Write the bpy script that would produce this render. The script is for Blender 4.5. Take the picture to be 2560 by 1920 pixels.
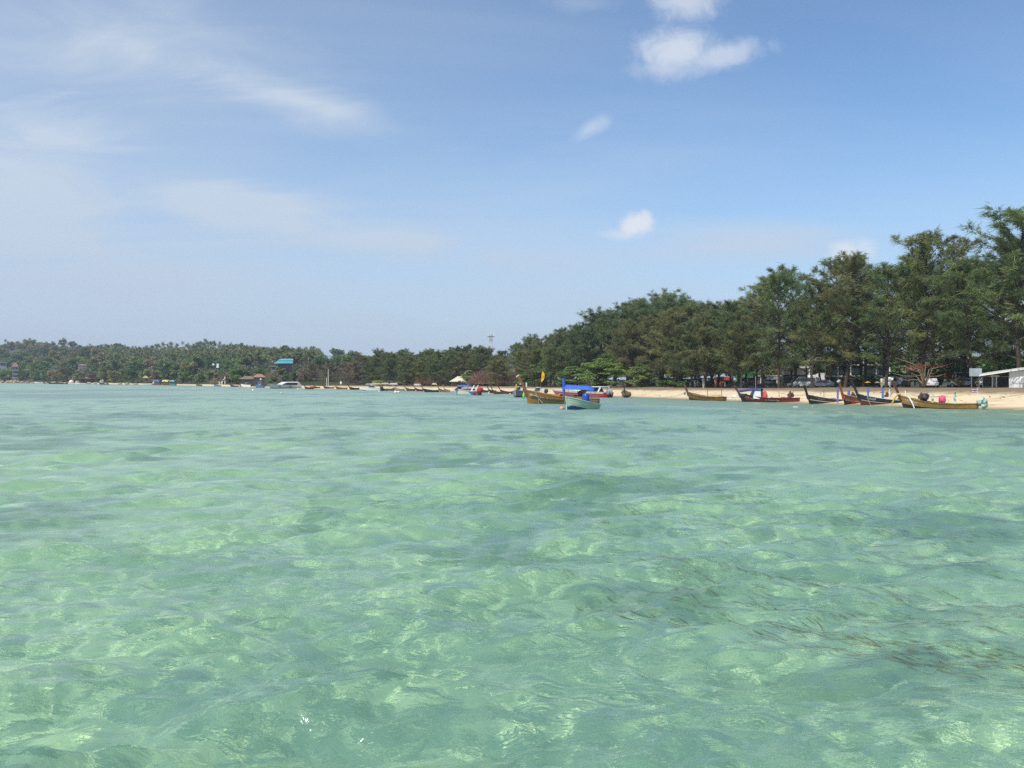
import bpy, bmesh, math, random
import numpy as np
from mathutils import Vector, Matrix
R = math.radians
PI = math.pi
for o in list(bpy.data.objects):
    bpy.data.objects.remove(o)
scene = bpy.context.scene
C = scene.collection
rnd = random.Random(7)
NR = np.random.RandomState

# ------------------------------------------------------------------ camera, sky, sun, exposure
EYE = 3.5            # metres above the sea
F, CX, HY = 2262.0, 1280.0, 945.0     # focal length, centre column and horizon row in photograph pixels
cam_d = bpy.data.cameras.new('camera')
cam = bpy.data.objects.new('camera', cam_d)
C.objects.link(cam)
cam.location = (0, 0, EYE)
cam_d.sensor_width = 36.0
cam_d.lens = 36.0 * F / 2560.0
cam.rotation_euler = (R(90) - math.atan((960 - HY) / F), 0, 0)
cam_d.clip_start = 0.1
cam_d.clip_end = 20000
scene.camera = cam

SUN_EL, SUN_AZ = 54.0, -143.0          # azimuth clockwise from +Y (view direction): high on the left, a little behind
world = bpy.data.worlds.new('World')
scene.world = world
world.use_nodes = True


class NG:
    """tiny helper for node graphs"""
    def __init__(self, tree):
        self.t = tree
        tree.nodes.clear()

    def n(self, kind, **kw):
        nd = self.t.nodes.new(kind)
        ins = kw.pop('ins', {})
        for k, v in kw.items():
            setattr(nd, k, v)
        for k, v in ins.items():
            self.put(nd.inputs[k], v)
        return nd

    def put(self, sock, v):
        if isinstance(v, bpy.types.NodeSocket):
            self.t.links.new(v, sock)
        elif isinstance(v, bpy.types.Node):
            self.t.links.new(v.outputs[0], sock)
        else:
            if hasattr(sock, 'default_value') and isinstance(v, tuple) and len(v) == 3 and sock.type == 'RGBA':
                v = v + (1.0,)
            sock.default_value = v

    def m(self, op, a, b=None, c=None, clamp=False):
        nd = self.t.nodes.new('ShaderNodeMath')
        nd.operation = op
        nd.use_clamp = clamp
        for i, v in enumerate((a, b, c)):
            if v is not None:
                self.put(nd.inputs[i], v)
        return nd.outputs[0]

    def mix(self, fac, a, b):
        nd = self.t.nodes.new('ShaderNodeMix')
        nd.data_type = 'RGBA'
        self.put(nd.inputs[0], fac)
        self.put(nd.inputs[6], a)
        self.put(nd.inputs[7], b)
        return nd.outputs[2]

    def mapr(self, v, a, b, c=0.0, d=1.0, smooth=True):
        nd = self.t.nodes.new('ShaderNodeMapRange')
        nd.interpolation_type = 'SMOOTHSTEP' if smooth else 'LINEAR'
        nd.clamp = True
        for i, x in enumerate((v, a, b, c, d)):
            self.put(nd.inputs[i], x)
        return nd.outputs[0]

    def noise(self, vec, scale, detail=3.0, rough=0.5, dist=0.0):
        nd = self.n('ShaderNodeTexNoise', ins={'Scale': scale, 'Detail': detail, 'Roughness': rough, 'Distortion': dist})
        if vec is not None:
            self.put(nd.inputs['Vector'], vec)
        return nd.outputs[0]


def build_world():
    g = NG(world.node_tree)
    sky = g.n('ShaderNodeTexSky', sky_type='NISHITA', sun_disc=False)
    sky.sun_elevation = R(SUN_EL)
    sky.sun_rotation = R(SUN_AZ)
    sky.altitude = 0
    sky.air_density = 1.0
    sky.dust_density = 0.15
    sky.ozone_density = 2.2
    tc = g.n('ShaderNodeTexCoord')
    sep = g.n('ShaderNodeSeparateXYZ', ins={0: tc.outputs['Generated']})
    dx, dy, dz = sep.outputs
    # cirrus sheet: project the direction on a high flat layer
    zz = g.m('MAXIMUM', g.m('ADD', dz, 0.10), 0.02)
    lay = g.n('ShaderNodeCombineXYZ', ins={0: g.m('DIVIDE', dx, zz), 1: g.m('DIVIDE', dy, zz), 2: 0.0})
    mp = g.n('ShaderNodeMapping', ins={0: lay, 2: (0, 0, R(28)), 3: (0.55, 1.5, 1.0)})
    n1 = g.noise(mp.outputs[0], 0.62, 7.0, 0.56, 0.9)
    n2 = g.noise(lay.outputs[0], 0.28, 3.0, 0.5, 0.3)
    veil = g.mapr(n1, 0.31, 0.76, 0.0, 1.25)
    patch = g.mapr(n2, 0.26, 0.62)
    # more veil towards the sun side (left), a clearer blue to the right
    azi = g.m('ARCTAN2', dx, dy)
    side = g.mapr(azi, -0.75, 0.50, 1.0, 0.16)
    low = g.mapr(dz, 0.0, 0.32, 1.0, 0.55)
    cir = g.m('MULTIPLY', g.m('MULTIPLY', veil, g.m('ADD', g.m('MULTIPLY', patch, 0.75), 0.30)), side)
    cir = g.m('MULTIPLY', cir, low)
    haze = g.m('MULTIPLY', g.mapr(azi, -0.9, 0.45, 0.58, 0.0), g.mapr(dz, 0.0, 0.5, 1.0, 0.75))
    # where the veil and the small cumulus clouds stand: tangent of azimuth and height
    yy = g.m('MAXIMUM', dy, 0.02)
    u = g.m('DIVIDE', dx, yy)
    v = g.m('DIVIDE', dz, yy)
    uv = g.n('ShaderNodeCombineXYZ', ins={0: u, 1: v, 2: 0.0})
    wm = g.n('ShaderNodeMapping', ins={0: uv.outputs[0], 2: (0, 0, R(14)), 3: (4.0, 15.0, 1.0)})
    big = g.noise(wm.outputs[0], 1.0, 8.0, 0.62, 0.8)
    fine = g.noise(uv.outputs[0], 38.0, 9.0, 0.68, 0.5)
    front = g.m('GREATER_THAN', dy, 0.02)
    acc = None

    def puff(px, py, rx, ry, dens, soft, amp, rot=0.0, tex=None):
        cu, cv = (px - CX) / F, (HY - py) / F
        du = g.m('SUBTRACT', u, cu)
        dv = g.m('SUBTRACT', v, cv)
        ca, sa = math.cos(rot), math.sin(rot)
        a = g.m('ADD', g.m('MULTIPLY', du, ca * F / rx), g.m('MULTIPLY', dv, sa * F / rx))
        b = g.m('ADD', g.m('MULTIPLY', du, -sa * F / ry), g.m('MULTIPLY', dv, ca * F / ry))
        d2 = g.m('SQRT', g.m('ADD', g.m('MULTIPLY', a, a), g.m('MULTIPLY', b, b)))
        nz = g.m('MULTIPLY', g.m('SUBTRACT', tex if tex is not None else fine, 0.5), amp)
        e = g.m('ADD', g.m('SUBTRACT', 1.0, d2), nz)
        return g.m('MULTIPLY', g.mapr(e, 0.0, soft), dens)

    specs = [  # cumulus puffs
        (1690, 128, 145, 85, 0.72, 0.9, 1.1, 0.15), (1800, 142, 165, 50, 0.58, 0.9, 1.1, 0.20), (1665, 170, 130, 40, 0.5, 1.0, 1.0, 0.0),
        (1715, 5, 125, 75, 0.62, 0.9, 1.2, 0.0), (1480, 322, 70, 30, 0.42, 1.0, 1.2, 0.5),
        (1590, 562, 62, 40, 0.9, 0.7, 1.2, 0.3), (1560, 585, 80, 22, 0.5, 0.9, 1.2, 0.0),
        (2112, 640, 60, 48, 0.85, 0.8, 1.2, 0.0), (2160, 625, 50, 40, 0.5, 0.8, 1.2, 0.0), (1450, 10, 130, 35, 0.16, 1.0, 1.2, 0.0)]
    for s in specs:
        p = puff(*s)
        acc = p if acc is None else g.m('MAXIMUM', acc, p)
    veils = [  # broad soft cirrus banks
        (610, 520, 360, 85, 0.75, 1.0, 1.0, -0.12), (960, 605, 360, 65, 0.60, 1.0, 1.1, -0.10), (60, 500, 420, 230, 0.50, 1.3, 1.5, 0.1),
        (120, 330, 330, 120, 0.42, 1.2, 1.5, -0.1), (300, 690, 700, 120, 0.30, 1.2, 1.3, 0.0), (1900, 610, 440, 85, 0.42, 0.9, 0.7, 0.0),
        (330, 110, 700, 190, 0.30, 1.3, 1.4, -0.15), (760, 255, 460, 70, 0.34, 1.1, 1.2, -0.28), (1500, 760, 700, 90, 0.22, 1.2, 1.0, 0.0),
        (1350, 650, 500, 40, 0.2, 1.1, 1.4, 0.03)]
    va = None
    for s in veils:
        s = s[:4] + (s[4] * 2.0, s[5] * 1.25, s[6] * 1.35) + s[7:]
        p = puff(*s, tex=big)
        va = p if va is None else g.m('ADD', va, p)
    va = g.m('MINIMUM', g.m('MULTIPLY', va, front), 0.75)
    acc = g.m('MULTIPLY', acc, front)
    keep = g.m('MULTIPLY', g.m('SUBTRACT', 1.0, g.m('MINIMUM', cir, 1.0)), g.m('SUBTRACT', 1.0, g.m('MINIMUM', g.m('ADD', va, haze), 0.85)))
    fac1 = g.m('SUBTRACT', 1.0, keep)
    tint = g.n('ShaderNodeMix', data_type='RGBA', blend_type='MULTIPLY', ins={0: 1.0, 6: sky.outputs[0], 7: SKY_TINT})
    col = g.mix(fac1, tint.outputs[2], CIRRUS)
    col = g.mix(g.mapr(dz, -0.06, 0.26, 0.96, 0.0), col, HORIZON)        # pale air near the horizon
    col = g.mix(acc, col, CLOUD)
    bg = g.n('ShaderNodeBackground', ins={'Color': col, 'Strength': SKY_STRENGTH})
    out = g.n('ShaderNodeOutputWorld', ins={0: bg})


SKY_STRENGTH = 0.117
SKY_TINT = (0.99, 1.15, 1.27)
CIRRUS = (5.3, 6.05, 7.0)
HORIZON = (3.95, 4.85, 6.45)
CLOUD = (6.7, 7.1, 7.7)
build_world()
sun_d = bpy.data.lights.new('sun', 'SUN')
sun_d.energy = 4.7
sun_d.angle = R(0.53)
sun_d.color = (1.0, 0.95, 0.86)
sun_d.cycles.use_multiple_importance_sampling = False
sun_d.cycles.is_caustics_light = True
sun = bpy.data.objects.new('sun', sun_d)
C.objects.link(sun)
sd = Vector((math.sin(R(SUN_AZ)) * math.cos(R(SUN_EL)), math.cos(R(SUN_AZ)) * math.cos(R(SUN_EL)), math.sin(R(SUN_EL))))
sun.rotation_euler = sd.to_track_quat('Z', 'Y').to_euler()
sun.location = (-60, -30, 120)
scene.view_settings.view_transform = 'Standard'
scene.view_settings.look = 'None'
scene.view_settings.exposure = 0.0
scene.view_settings.gamma = 1.0
scene.view_settings.use_curve_mapping = False
cy = scene.cycles
cy.max_bounces = 8
cy.diffuse_bounces = 3
cy.glossy_bounces = 3
cy.transmission_bounces = 6
cy.transparent_max_bounces = 12
cy.volume_bounces = 0
cy.sample_clamp_indirect = 4.0
cy.sample_clamp_direct = 2.5
cy.caustics_refractive = True
cy.caustics_reflective = False
cy.use_denoising = False
cy.denoiser = 'OPENIMAGEDENOISE'
cy.denoising_input_passes = 'RGB_ALBEDO_NORMAL'
cy.denoising_prefilter = 'ACCURATE'

# ------------------------------------------------------------------ helpers


def at(px, Y, z=0.0):
    return Vector(((px - CX) / F * Y, Y, z))


def sea(px, py, z=0.0):
    """the point of the level z seen in photograph pixel (px, py)"""
    d = (EYE - z) * F / (py - HY)
    return Vector(((px - CX) / F * d, d, z))


def zat(py, Y):
    return EYE - (py - HY) / F * Y


def tag(o, label=None, cat=None, group=None, kind=None):
    if label:
        o['label'] = label
    if cat:
        o['category'] = cat
    if group:
        o['group'] = group
    if kind:
        o['kind'] = kind
    return o


def link(o, parent=None):
    C.objects.link(o)
    if parent is not None:
        o.parent = parent
    return o


def empty(name, label, cat, loc=(0, 0, 0), rz=0.0, group=None, rx=0.0, ry=0.0):
    o = bpy.data.objects.new(name, None)
    o.empty_display_size = 0.3
    o.location = loc
    o.rotation_euler = (rx, ry, rz)
    link(o)
    return tag(o, label, cat, group)


def np_mesh(name, verts, faces, mats, attr=None, smooth=False, midx=None):
    """faces: (n,k) int array, all k-gons; attr: per-vertex float attribute 'tone'"""
    me = bpy.data.meshes.new(name)
    verts = np.asarray(verts, dtype=np.float32)
    faces = np.asarray(faces, dtype=np.int32)
    n, k = faces.shape
    me.vertices.add(len(verts))
    me.vertices.foreach_set('co', verts.ravel())
    me.loops.add(n * k)
    me.loops.foreach_set('vertex_index', faces.ravel())
    me.polygons.add(n)
    me.polygons.foreach_set('loop_start', np.arange(0, n * k, k, dtype=np.int32))
    if smooth:
        me.polygons.foreach_set('use_smooth', np.ones(n, dtype=bool))
    for m in (mats if isinstance(mats, (list, tuple)) else [mats]):
        me.materials.append(m)
    if midx is not None:
        me.polygons.foreach_set('material_index', np.asarray(midx, dtype=np.int32))
    if attr is not None:
        a = me.attributes.new('tone', 'FLOAT', 'POINT')
        a.data.foreach_set('value', np.asarray(attr, dtype=np.float32))
    me.update()
    return me


class MB:
    """collects simple solids; build() links them as one mesh object"""
    def __init__(self):
        self.v, self.f, self.mi, self.sm = [], [], [], []

    def add(self, vs, fs, mi=0, sm=False):
        b = len(self.v)
        self.v += [tuple(v) for v in vs]
        for f in fs:
            self.f.append([b + i for i in f])
            self.mi.append(mi)
            self.sm.append(sm)
        return self

    def box(self, x0, x1, y0, y1, z0, z1, mi=0):
        vs = [(x, y, z) for z in (z0, z1) for y in (y0, y1) for x in (x0, x1)]
        return self.add(vs, [(0, 2, 3, 1), (4, 5, 7, 6), (0, 1, 5, 4), (2, 6, 7, 3), (0, 4, 6, 2), (1, 3, 7, 5)], mi)

    def tube(self, pts, rs, n=8, mi=0, cap=True):
        pts = [Vector(p) for p in pts]
        if not isinstance(rs, (list, tuple)):
            rs = [rs] * len(pts)
        vs, fs = [], []
        ref = None
        for i, p in enumerate(pts):
            d = (pts[min(i + 1, len(pts) - 1)] - pts[max(i - 1, 0)]).normalized()
            if ref is None:
                ref = Vector((0, 0, 1)) if abs(d.z) < 0.9 else Vector((1, 0, 0))
            a = d.cross(ref)
            if a.length < 1e-4:
                a = d.cross(Vector((0.3, 1, 0.2)))
            a.normalize()
            b = a.cross(d)
            ref = b
            for k in range(n):
                t = 2 * PI * k / n
                vs.append(p + (a * math.cos(t) + b * math.sin(t)) * rs[i])
        for i in range(len(pts) - 1):
            for k in range(n):
                k2 = (k + 1) % n
                fs.append((i * n + k, i * n + k2, (i + 1) * n + k2, (i + 1) * n + k))
        self.add(vs, fs, mi, n > 5)
        if cap:
            m = (len(pts) - 1) * n
            self.add([vs[k] for k in range(n)], [tuple(range(n))[::-1]], mi)
            self.add([vs[m + k] for k in range(n)], [tuple(range(n))], mi)
        return self

    def ball(self, c, r, n=10, m=7, mi=0, sq=(1, 1, 1), jit=0.0, rg=None):
        vs, fs = [], []
        for j in range(m + 1):
            ph = PI * j / m
            for k in range(n):
                t = 2 * PI * k / n
                q = 1 + (rg.uniform(-jit, jit) if jit and 0 < j < m else 0)
                vs.append((c[0] + r * sq[0] * q * math.sin(ph) * math.cos(t), c[1] + r * sq[1] * q * math.sin(ph) * math.sin(t), c[2] + r * sq[2] * q * math.cos(ph)))
        for j in range(m):
            for k in range(n):
                k2 = (k + 1) % n
                fs.append((j * n + k, (j + 1) * n + k, (j + 1) * n + k2, j * n + k2))
        return self.add(vs, fs, mi, True)

    def loft(self, rings, mi=0, closed=False, sm=True, rowmi=None):
        n = len(rings[0])
        vs = [p for r in rings for p in r]
        b = len(self.v)
        self.v += [tuple(p) for p in vs]
        for i in range(len(rings) - 1):
            for k in range(n if closed else n - 1):
                k2 = (k + 1) % n
                self.f.append([b + i * n + k, b + i * n + k2, b + (i + 1) * n + k2, b + (i + 1) * n + k])
                self.mi.append(rowmi[k] if rowmi else mi)
                self.sm.append(sm)
        return self

    def prism(self, poly, y0, y1, mi=0):
        """polygon in x,z pushed from y0 to y1"""
        n = len(poly)
        vs = [(x, y0, z) for x, z in poly] + [(x, y1, z) for x, z in poly]
        fs = [tuple(range(n)), tuple(range(2 * n - 1, n - 1, -1))] + [(i, i + n, (i + 1) % n + n, (i + 1) % n) for i in range(n)]
        return self.add(vs, fs, mi)

    def mesh(self, name, mats):
        me = bpy.data.meshes.new(name)
        me.from_pydata(self.v, [], self.f)
        for m in (mats if isinstance(mats, (list, tuple)) else [mats]):
            me.materials.append(m)
        me.polygons.foreach_set('material_index', self.mi)
        me.polygons.foreach_set('use_smooth', self.sm)
        me.update()
        return me

    def build(self, name, mats, parent=None, loc=None, rz=None, bev=0.0):
        o = bpy.data.objects.new(name, self.mesh(name, mats))
        if loc is not None:
            o.location = loc
        if rz is not None:
            o.rotation_euler = (0, 0, rz)
        if bev:
            md = o.modifiers.new('bevel', 'BEVEL')
            md.width = bev
            md.segments = 2
            md.limit_method = 'ANGLE'
        return link(o, parent)


MATS = {}


def pm(name, col, col2=None, scale=3.0, rough=0.6, bump=0.0, spec=0.4, metal=0.0, stretch=(1, 1, 1), detail=4.0):
    """painted or raw surface with a noise variation between two of its own colours"""
    if name in MATS:
        return MATS[name]
    m = bpy.data.materials.new(name)
    m.use_nodes = True
    g = NG(m.node_tree)
    tc = g.n('ShaderNodeTexCoord')
    mp = g.n('ShaderNodeMapping', ins={0: tc.outputs['Object'], 3: stretch})
    nz = g.noise(mp.outputs[0], scale, detail, 0.6)
    if col2 is None:
        col2 = tuple(c * 0.78 for c in col)
    c = g.mix(g.mapr(nz, 0.35, 0.68), col, col2)
    b = g.n('ShaderNodeBsdfPrincipled', ins={'Base Color': c, 'Roughness': rough, 'Metallic': metal, 'Specular IOR Level': spec})
    if bump:
        bp = g.n('ShaderNodeBump', ins={'Strength': 1.0, 'Distance': bump, 'Height': nz})
        g.put(b.inputs['Normal'], bp)
    g.n('ShaderNodeOutputMaterial', ins={0: b})
    MATS[name] = m
    return m


def foliage_mat(name, trans=0.3, var=0.45):
    """leaf colour comes from the object's own colour, varied clump by clump"""
    m = bpy.data.materials.new(name)
    m.use_nodes = True
    g = NG(m.node_tree)
    oi = g.n('ShaderNodeObjectInfo')
    at_ = g.n('ShaderNodeAttribute', attribute_name='tone')
    k = g.m('ADD', g.m('MULTIPLY', g.m('SUBTRACT', at_.outputs['Fac'], 0.5), var * 2), 1.0)
    k2 = g.m('ADD', g.m('MULTIPLY', g.m('SUBTRACT', oi.outputs['Random'], 0.5), 0.3), 1.0)
    kk = g.m('MULTIPLY', k, k2)
    sc = g.n('ShaderNodeVectorMath', operation='SCALE', ins={0: oi.outputs['Color'], 'Scale': g.m('MULTIPLY', kk, 2.15)})
    # some sprays drier and browner
    dry = g.mapr(at_.outputs['Fac'], 0.70, 1.0, 0.0, 0.5)
    c = g.mix(dry, sc.outputs[0], (0.16, 0.125, 0.055))
    d = g.n('ShaderNodeBsdfDiffuse', ins={0: c})
    t = g.n('ShaderNodeBsdfTranslucent', ins={0: c})
    gl = g.n('ShaderNodeBsdfGlossy', ins={0: (0.9, 0.95, 1.0), 'Roughness': 0.45})
    mx = g.n('ShaderNodeMixShader', ins={0: trans, 1: d, 2: t})
    mx2 = g.n('ShaderNodeMixShader', ins={0: 0.025, 1: mx, 2: gl})
    g.n('ShaderNodeOutputMaterial', ins={0: mx2})
    return m


M_NEEDLE = foliage_mat('casuarina_needles', 0.42, 0.50)
M_LEAF = foliage_mat('broad_leaves', 0.42, 0.42)
M_BARK = pm('bark', (0.10, 0.075, 0.055), (0.045, 0.034, 0.026), 6.0, 0.9, 0.03, 0.1, stretch=(3, 3, 0.5))
M_TWIG = pm('twigs', (0.17, 0.115, 0.095), (0.11, 0.075, 0.06), 5.0, 0.9, 0, 0.1)

# ------------------------------------------------------------------ shore line
SHORE_PX = [(0, 957), (100, 958.5), (250, 960.5), (400, 962.5), (500, 965), (600, 967.5), (700, 970), (800, 972.5), (1000, 975.5), (1130, 978.5),
            (1200, 981), (1300, 984), (1400, 987), (1540, 991.5), (1720, 998.5), (1860, 1003), (1990, 1008), (2200, 1015), (2300, 1018.5), (2560, 1024)]
shore = [(-2200, 1500), (-1300, 1080), (-700, 830)] + [tuple(sea(a, b).xy) for a, b in SHORE_PX] + [(72, 78), (92, 48), (125, 0), (190, -90), (330, -300)]
shore = np.array(shore)
_seg = np.r_[0, np.cumsum(np.hypot(*np.diff(shore, axis=0).T))]
_ts = np.unique(np.concatenate([np.arange(0, _seg[-1], 6.0), [_seg[-1]]]))
SH = np.c_[np.interp(_ts, _seg, shore[:, 0]), np.interp(_ts, _seg, shore[:, 1])]
for _ in range(3):
    SH[1:-1] = 0.25 * SH[:-2] + 0.5 * SH[1:-1] + 0.25 * SH[2:]
_d = np.gradient(SH, axis=0)
_d /= np.hypot(_d[:, 0], _d[:, 1])[:, None]
SN = np.c_[-_d[:, 1], _d[:, 0]]
for _ in range(6):
    SN[1:-1] = 0.25 * SN[:-2] + 0.5 * SN[1:-1] + 0.25 * SN[2:]
SN /= np.hypot(SN[:, 0], SN[:, 1])[:, None]
_spx = np.where(SH[:, 1] > 30, CX + F * SH[:, 0] / np.maximum(SH[:, 1], 30), 4000.0)
PLAT = np.interp(_spx, [0, 800, 1200, 1560, 1720, 2000, 2300, 2560], [0.75, 0.95, 1.2, 1.4, 1.75, 2.0, 2.3, 2.35])
for _ in range(8):
    PLAT[1:-1] = 0.25 * PLAT[:-2] + 0.5 * PLAT[1:-1] + 0.25 * PLAT[2:]


def shore_dist(x, y):
    """signed distance inland (negative in the sea) and nearest sample"""
    x = np.asarray(x, float).ravel()
    y = np.asarray(y, float).ravel()
    out = np.empty(len(x))
    idx = np.empty(len(x), int)
    for a in range(0, len(x), 20000):
        dx = x[a:a + 20000, None] - SH[None, :, 0]
        dy = y[a:a + 20000, None] - SH[None, :, 1]
        d2 = dx * dx + dy * dy
        i = d2.argmin(1)
        r = np.arange(len(i))
        out[a:a + 20000] = dx[r, i] * SN[i, 0] + dy[r, i] * SN[i, 1]
        far = np.sqrt(d2[r, i])
        sg = np.sign(out[a:a + 20000])
        out[a:a + 20000] = np.where(far > 40, sg * far, out[a:a + 20000])
        idx[a:a + 20000] = i
    return out, idx


def ss(a, b, x):
    t = np.clip((np.asarray(x, float) - a) / (b - a), 0, 1)
    return t * t * (3 - 2 * t)


BEACH_W = 20.0


def land_z(s, plat):
    s = np.asarray(s, float)
    up = plat * (0.55 * np.clip(s / BEACH_W, 0, 1) + 0.45 * ss(0, BEACH_W, s))
    dn = np.maximum(0.055 * s, -2.6)
    return np.where(s > 0, up, dn)


def ground(x, y):
    s, i = shore_dist([x], [y])
    return float(land_z(s, PLAT[i])[0])


def inland(px, s):
    """point s metres inland of the water line that is seen in photograph column px"""
    P = SH + SN * s
    ok = P[:, 1] > 40
    q = np.where(ok, CX + F * P[:, 0] / np.maximum(P[:, 1], 1), 1e9)
    i = int(np.abs(q - px).argmin())
    j = min(max(i, 1), len(P) - 2)
    # refine between neighbours
    best = None
    for a in (j - 1, j):
        qa, qb = q[a], q[a + 1]
        if qb != qa:
            t = (px - qa) / (qb - qa)
            if -0.01 <= t <= 1.01:
                p = P[a] + (P[a + 1] - P[a]) * t
                best = (p, PLAT[a] + (PLAT[a + 1] - PLAT[a]) * t)
    if best is None:
        best = (P[i], PLAT[i])
    p, pl = best
    return Vector((p[0], p[1], float(land_z(s, pl))))


YSH = lambda px: np.interp(px, [p[0] for p in SHORE_PX], [sea(*p).y for p in SHORE_PX])

# ------------------------------------------------------------------ ground: beach and land
M_SAND = bpy.data.materials.new('sand')
M_SAND.use_nodes = True


def sand_nodes():
    g = NG(M_SAND.node_tree)
    tc = g.n('ShaderNodeTexCoord')
    pos = tc.outputs['Object']
    at_ = g.n('ShaderNodeAttribute', attribute_name='tone')        # metres inland
    s = at_.outputs['Fac']
    n1 = g.noise(pos, 0.35, 6.0, 0.62, 0.4)
    n2 = g.noise(pos, 2.2, 5.0, 0.6)
    n3 = g.noise(pos, 0.09, 4.0, 0.6)
    mp = g.n('ShaderNodeMapping', ins={0: pos, 2: (0, 0, R(-52)), 3: (0.12, 1.6, 1)})
    wr = g.noise(mp.outputs[0], 0.9, 5.0, 0.65)
    c = g.mix(n2, (0.73, 0.61, 0.41), (0.62, 0.50, 0.32))
    c = g.mix(g.mapr(n1, 0.45, 0.75, 0.0, 0.45), c, (0.45, 0.35, 0.22))
    c = g.mix(g.mapr(wr, 0.56, 0.68, 0.0, 0.8), c, (0.17, 0.12, 0.075))            # wrack lines of dead leaves
    wet = g.mapr(s, 0.6, 4.0, 1.0, 0.0)
    c = g.mix(g.m('MULTIPLY', wet, 0.6), c, (0.27, 0.19, 0.10))
    # fallen needles and dry soil behind the beach, drawn seaward as painted tree shade
    edge = g.m('ADD', s, g.m('MULTIPLY', g.m('SUBTRACT', n1, 0.5), 9.0))
    c = g.mix(g.mapr(edge, 11.0, 17.0), c, (0.22, 0.165, 0.11))
    grass = g.m('MULTIPLY', g.mapr(edge, 21.0, 24.0), g.mapr(n3, 0.42, 0.56))
    c = g.mix(grass, c, g.mix(n2, (0.09, 0.11, 0.035), (0.14, 0.13, 0.06)))
    c = g.mix(g.mapr(s, 60, 90), c, (0.055, 0.065, 0.03))
    bp = g.n('ShaderNodeBump', ins={'Strength': 0.7, 'Distance': 0.25, 'Height': g.m('ADD', n1, g.m('MULTIPLY', n2, 0.4))})
    rg = g.mapr(s, 0.4, 3.0, 0.35, 0.95)
    b = g.n('ShaderNodeBsdfPrincipled', ins={'Base Color': c, 'Roughness': rg, 'Specular IOR Level': 0.25, 'Normal': bp})
    g.n('ShaderNodeOutputMaterial', ins={0: b})


sand_nodes()
scol = np.array([-48, -30, -18, -10, -6, -3, -1.5, -.5, 0, .5, 1, 2, 3, 4.5, 6, 8, 10, 12, 14, 16, 18, 20, 23, 27, 32, 40, 50, 65, 90, 140, 240, 420, 700, 1100])
nt, ns = len(SH), len(scol)
wob = NR(3).normal(0, 1, (nt, ns))
for _ in range(5):
    wob[1:-1] = (wob[:-2] + wob[1:-1] + wob[2:]) / 3
gx = SH[:, 0, None] + SN[:, 0, None] * scol[None]
gy = SH[:, 1, None] + SN[:, 1, None] * scol[None]
gz = land_z(np.broadcast_to(scol[None], (nt, ns)), PLAT[:, None])
gz = gz + wob * 0.16 * ss(2, 10, scol)[None] * (1 - ss(60, 90, scol))[None]
gid = np.arange(nt * ns).reshape(nt, ns)
q = np.stack([gid[:-1, :-1], gid[1:, :-1], gid[1:, 1:], gid[:-1, 1:]], -1).reshape(-1, 4)
me = np_mesh('beach', np.c_[gx.ravel(), gy.ravel(), gz.ravel()], q, M_SAND, attr=np.broadcast_to(scol[None], (nt, ns)).ravel(), smooth=True)
beach = link(bpy.data.objects.new('beach', me))
tag(beach, kind='structure')

# ------------------------------------------------------------------ hill behind the far shore
M_HILL = pm('hill_soil', (0.040, 0.052, 0.022), (0.075, 0.062, 0.035), 0.03, 0.95, 0.0, 0.05)
HPX = np.array([-900, 0, 250, 500, 700, 900, 1000, 1200, 1400, 1700])
HTOP = np.array([44, 42, 31, 26, 22, 17, 14, 7, 2, 0.5])
RDY = np.interp(HPX, [-900, 0, 250, 500, 1000, 1700], [1250, 1110, 1000, 900, 800, 760])


def hill_z(px, Y):
    y0 = YSH(px) + 32
    y1 = np.interp(px, HPX, RDY)
    top = np.interp(px, HPX, HTOP)
    t = np.clip((Y - y0) / np.maximum(y1 - y0, 30), 0, 1)
    bumps = 0.10 * np.sin(px * 0.021 + Y * 0.011) + 0.06 * np.sin(px * 0.047 - Y * 0.019)
    return 0.8 + top * (t ** 0.92) * (1 + bumps * t) - 6.0 * ss(0, 500, Y - y1)


hp = np.arange(-900, 1701, 20.0)
hv = np.linspace(0, 1, 50) ** 1.3
hx, hy, hz = [], [], []
for p in hp:
    y0 = float(YSH(p)) + 26
    Y = y0 + hv * (1900 - y0)
    z = hill_z(np.full_like(Y, p), Y)
    z[0] -= 1.5
    hx.append((p - CX) / F * Y)
    hy.append(Y)
    hz.append(z)
hx, hy, hz = map(np.array, (hx, hy, hz))
gid = np.arange(hx.size).reshape(hx.shape)
q = np.stack([gid[:-1, :-1], gid[1:, :-1], gid[1:, 1:], gid[:-1, 1:]], -1).reshape(-1, 4)
me = np_mesh('hill', np.c_[hx.ravel(), hy.ravel(), hz.ravel()], q, M_HILL, smooth=True)
tag(link(bpy.data.objects.new('hill', me)), kind='structure')

# ------------------------------------------------------------------ sea: seabed and water
M_BED = bpy.data.materials.new('seabed_sand')
M_BED.use_nodes = True


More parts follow.
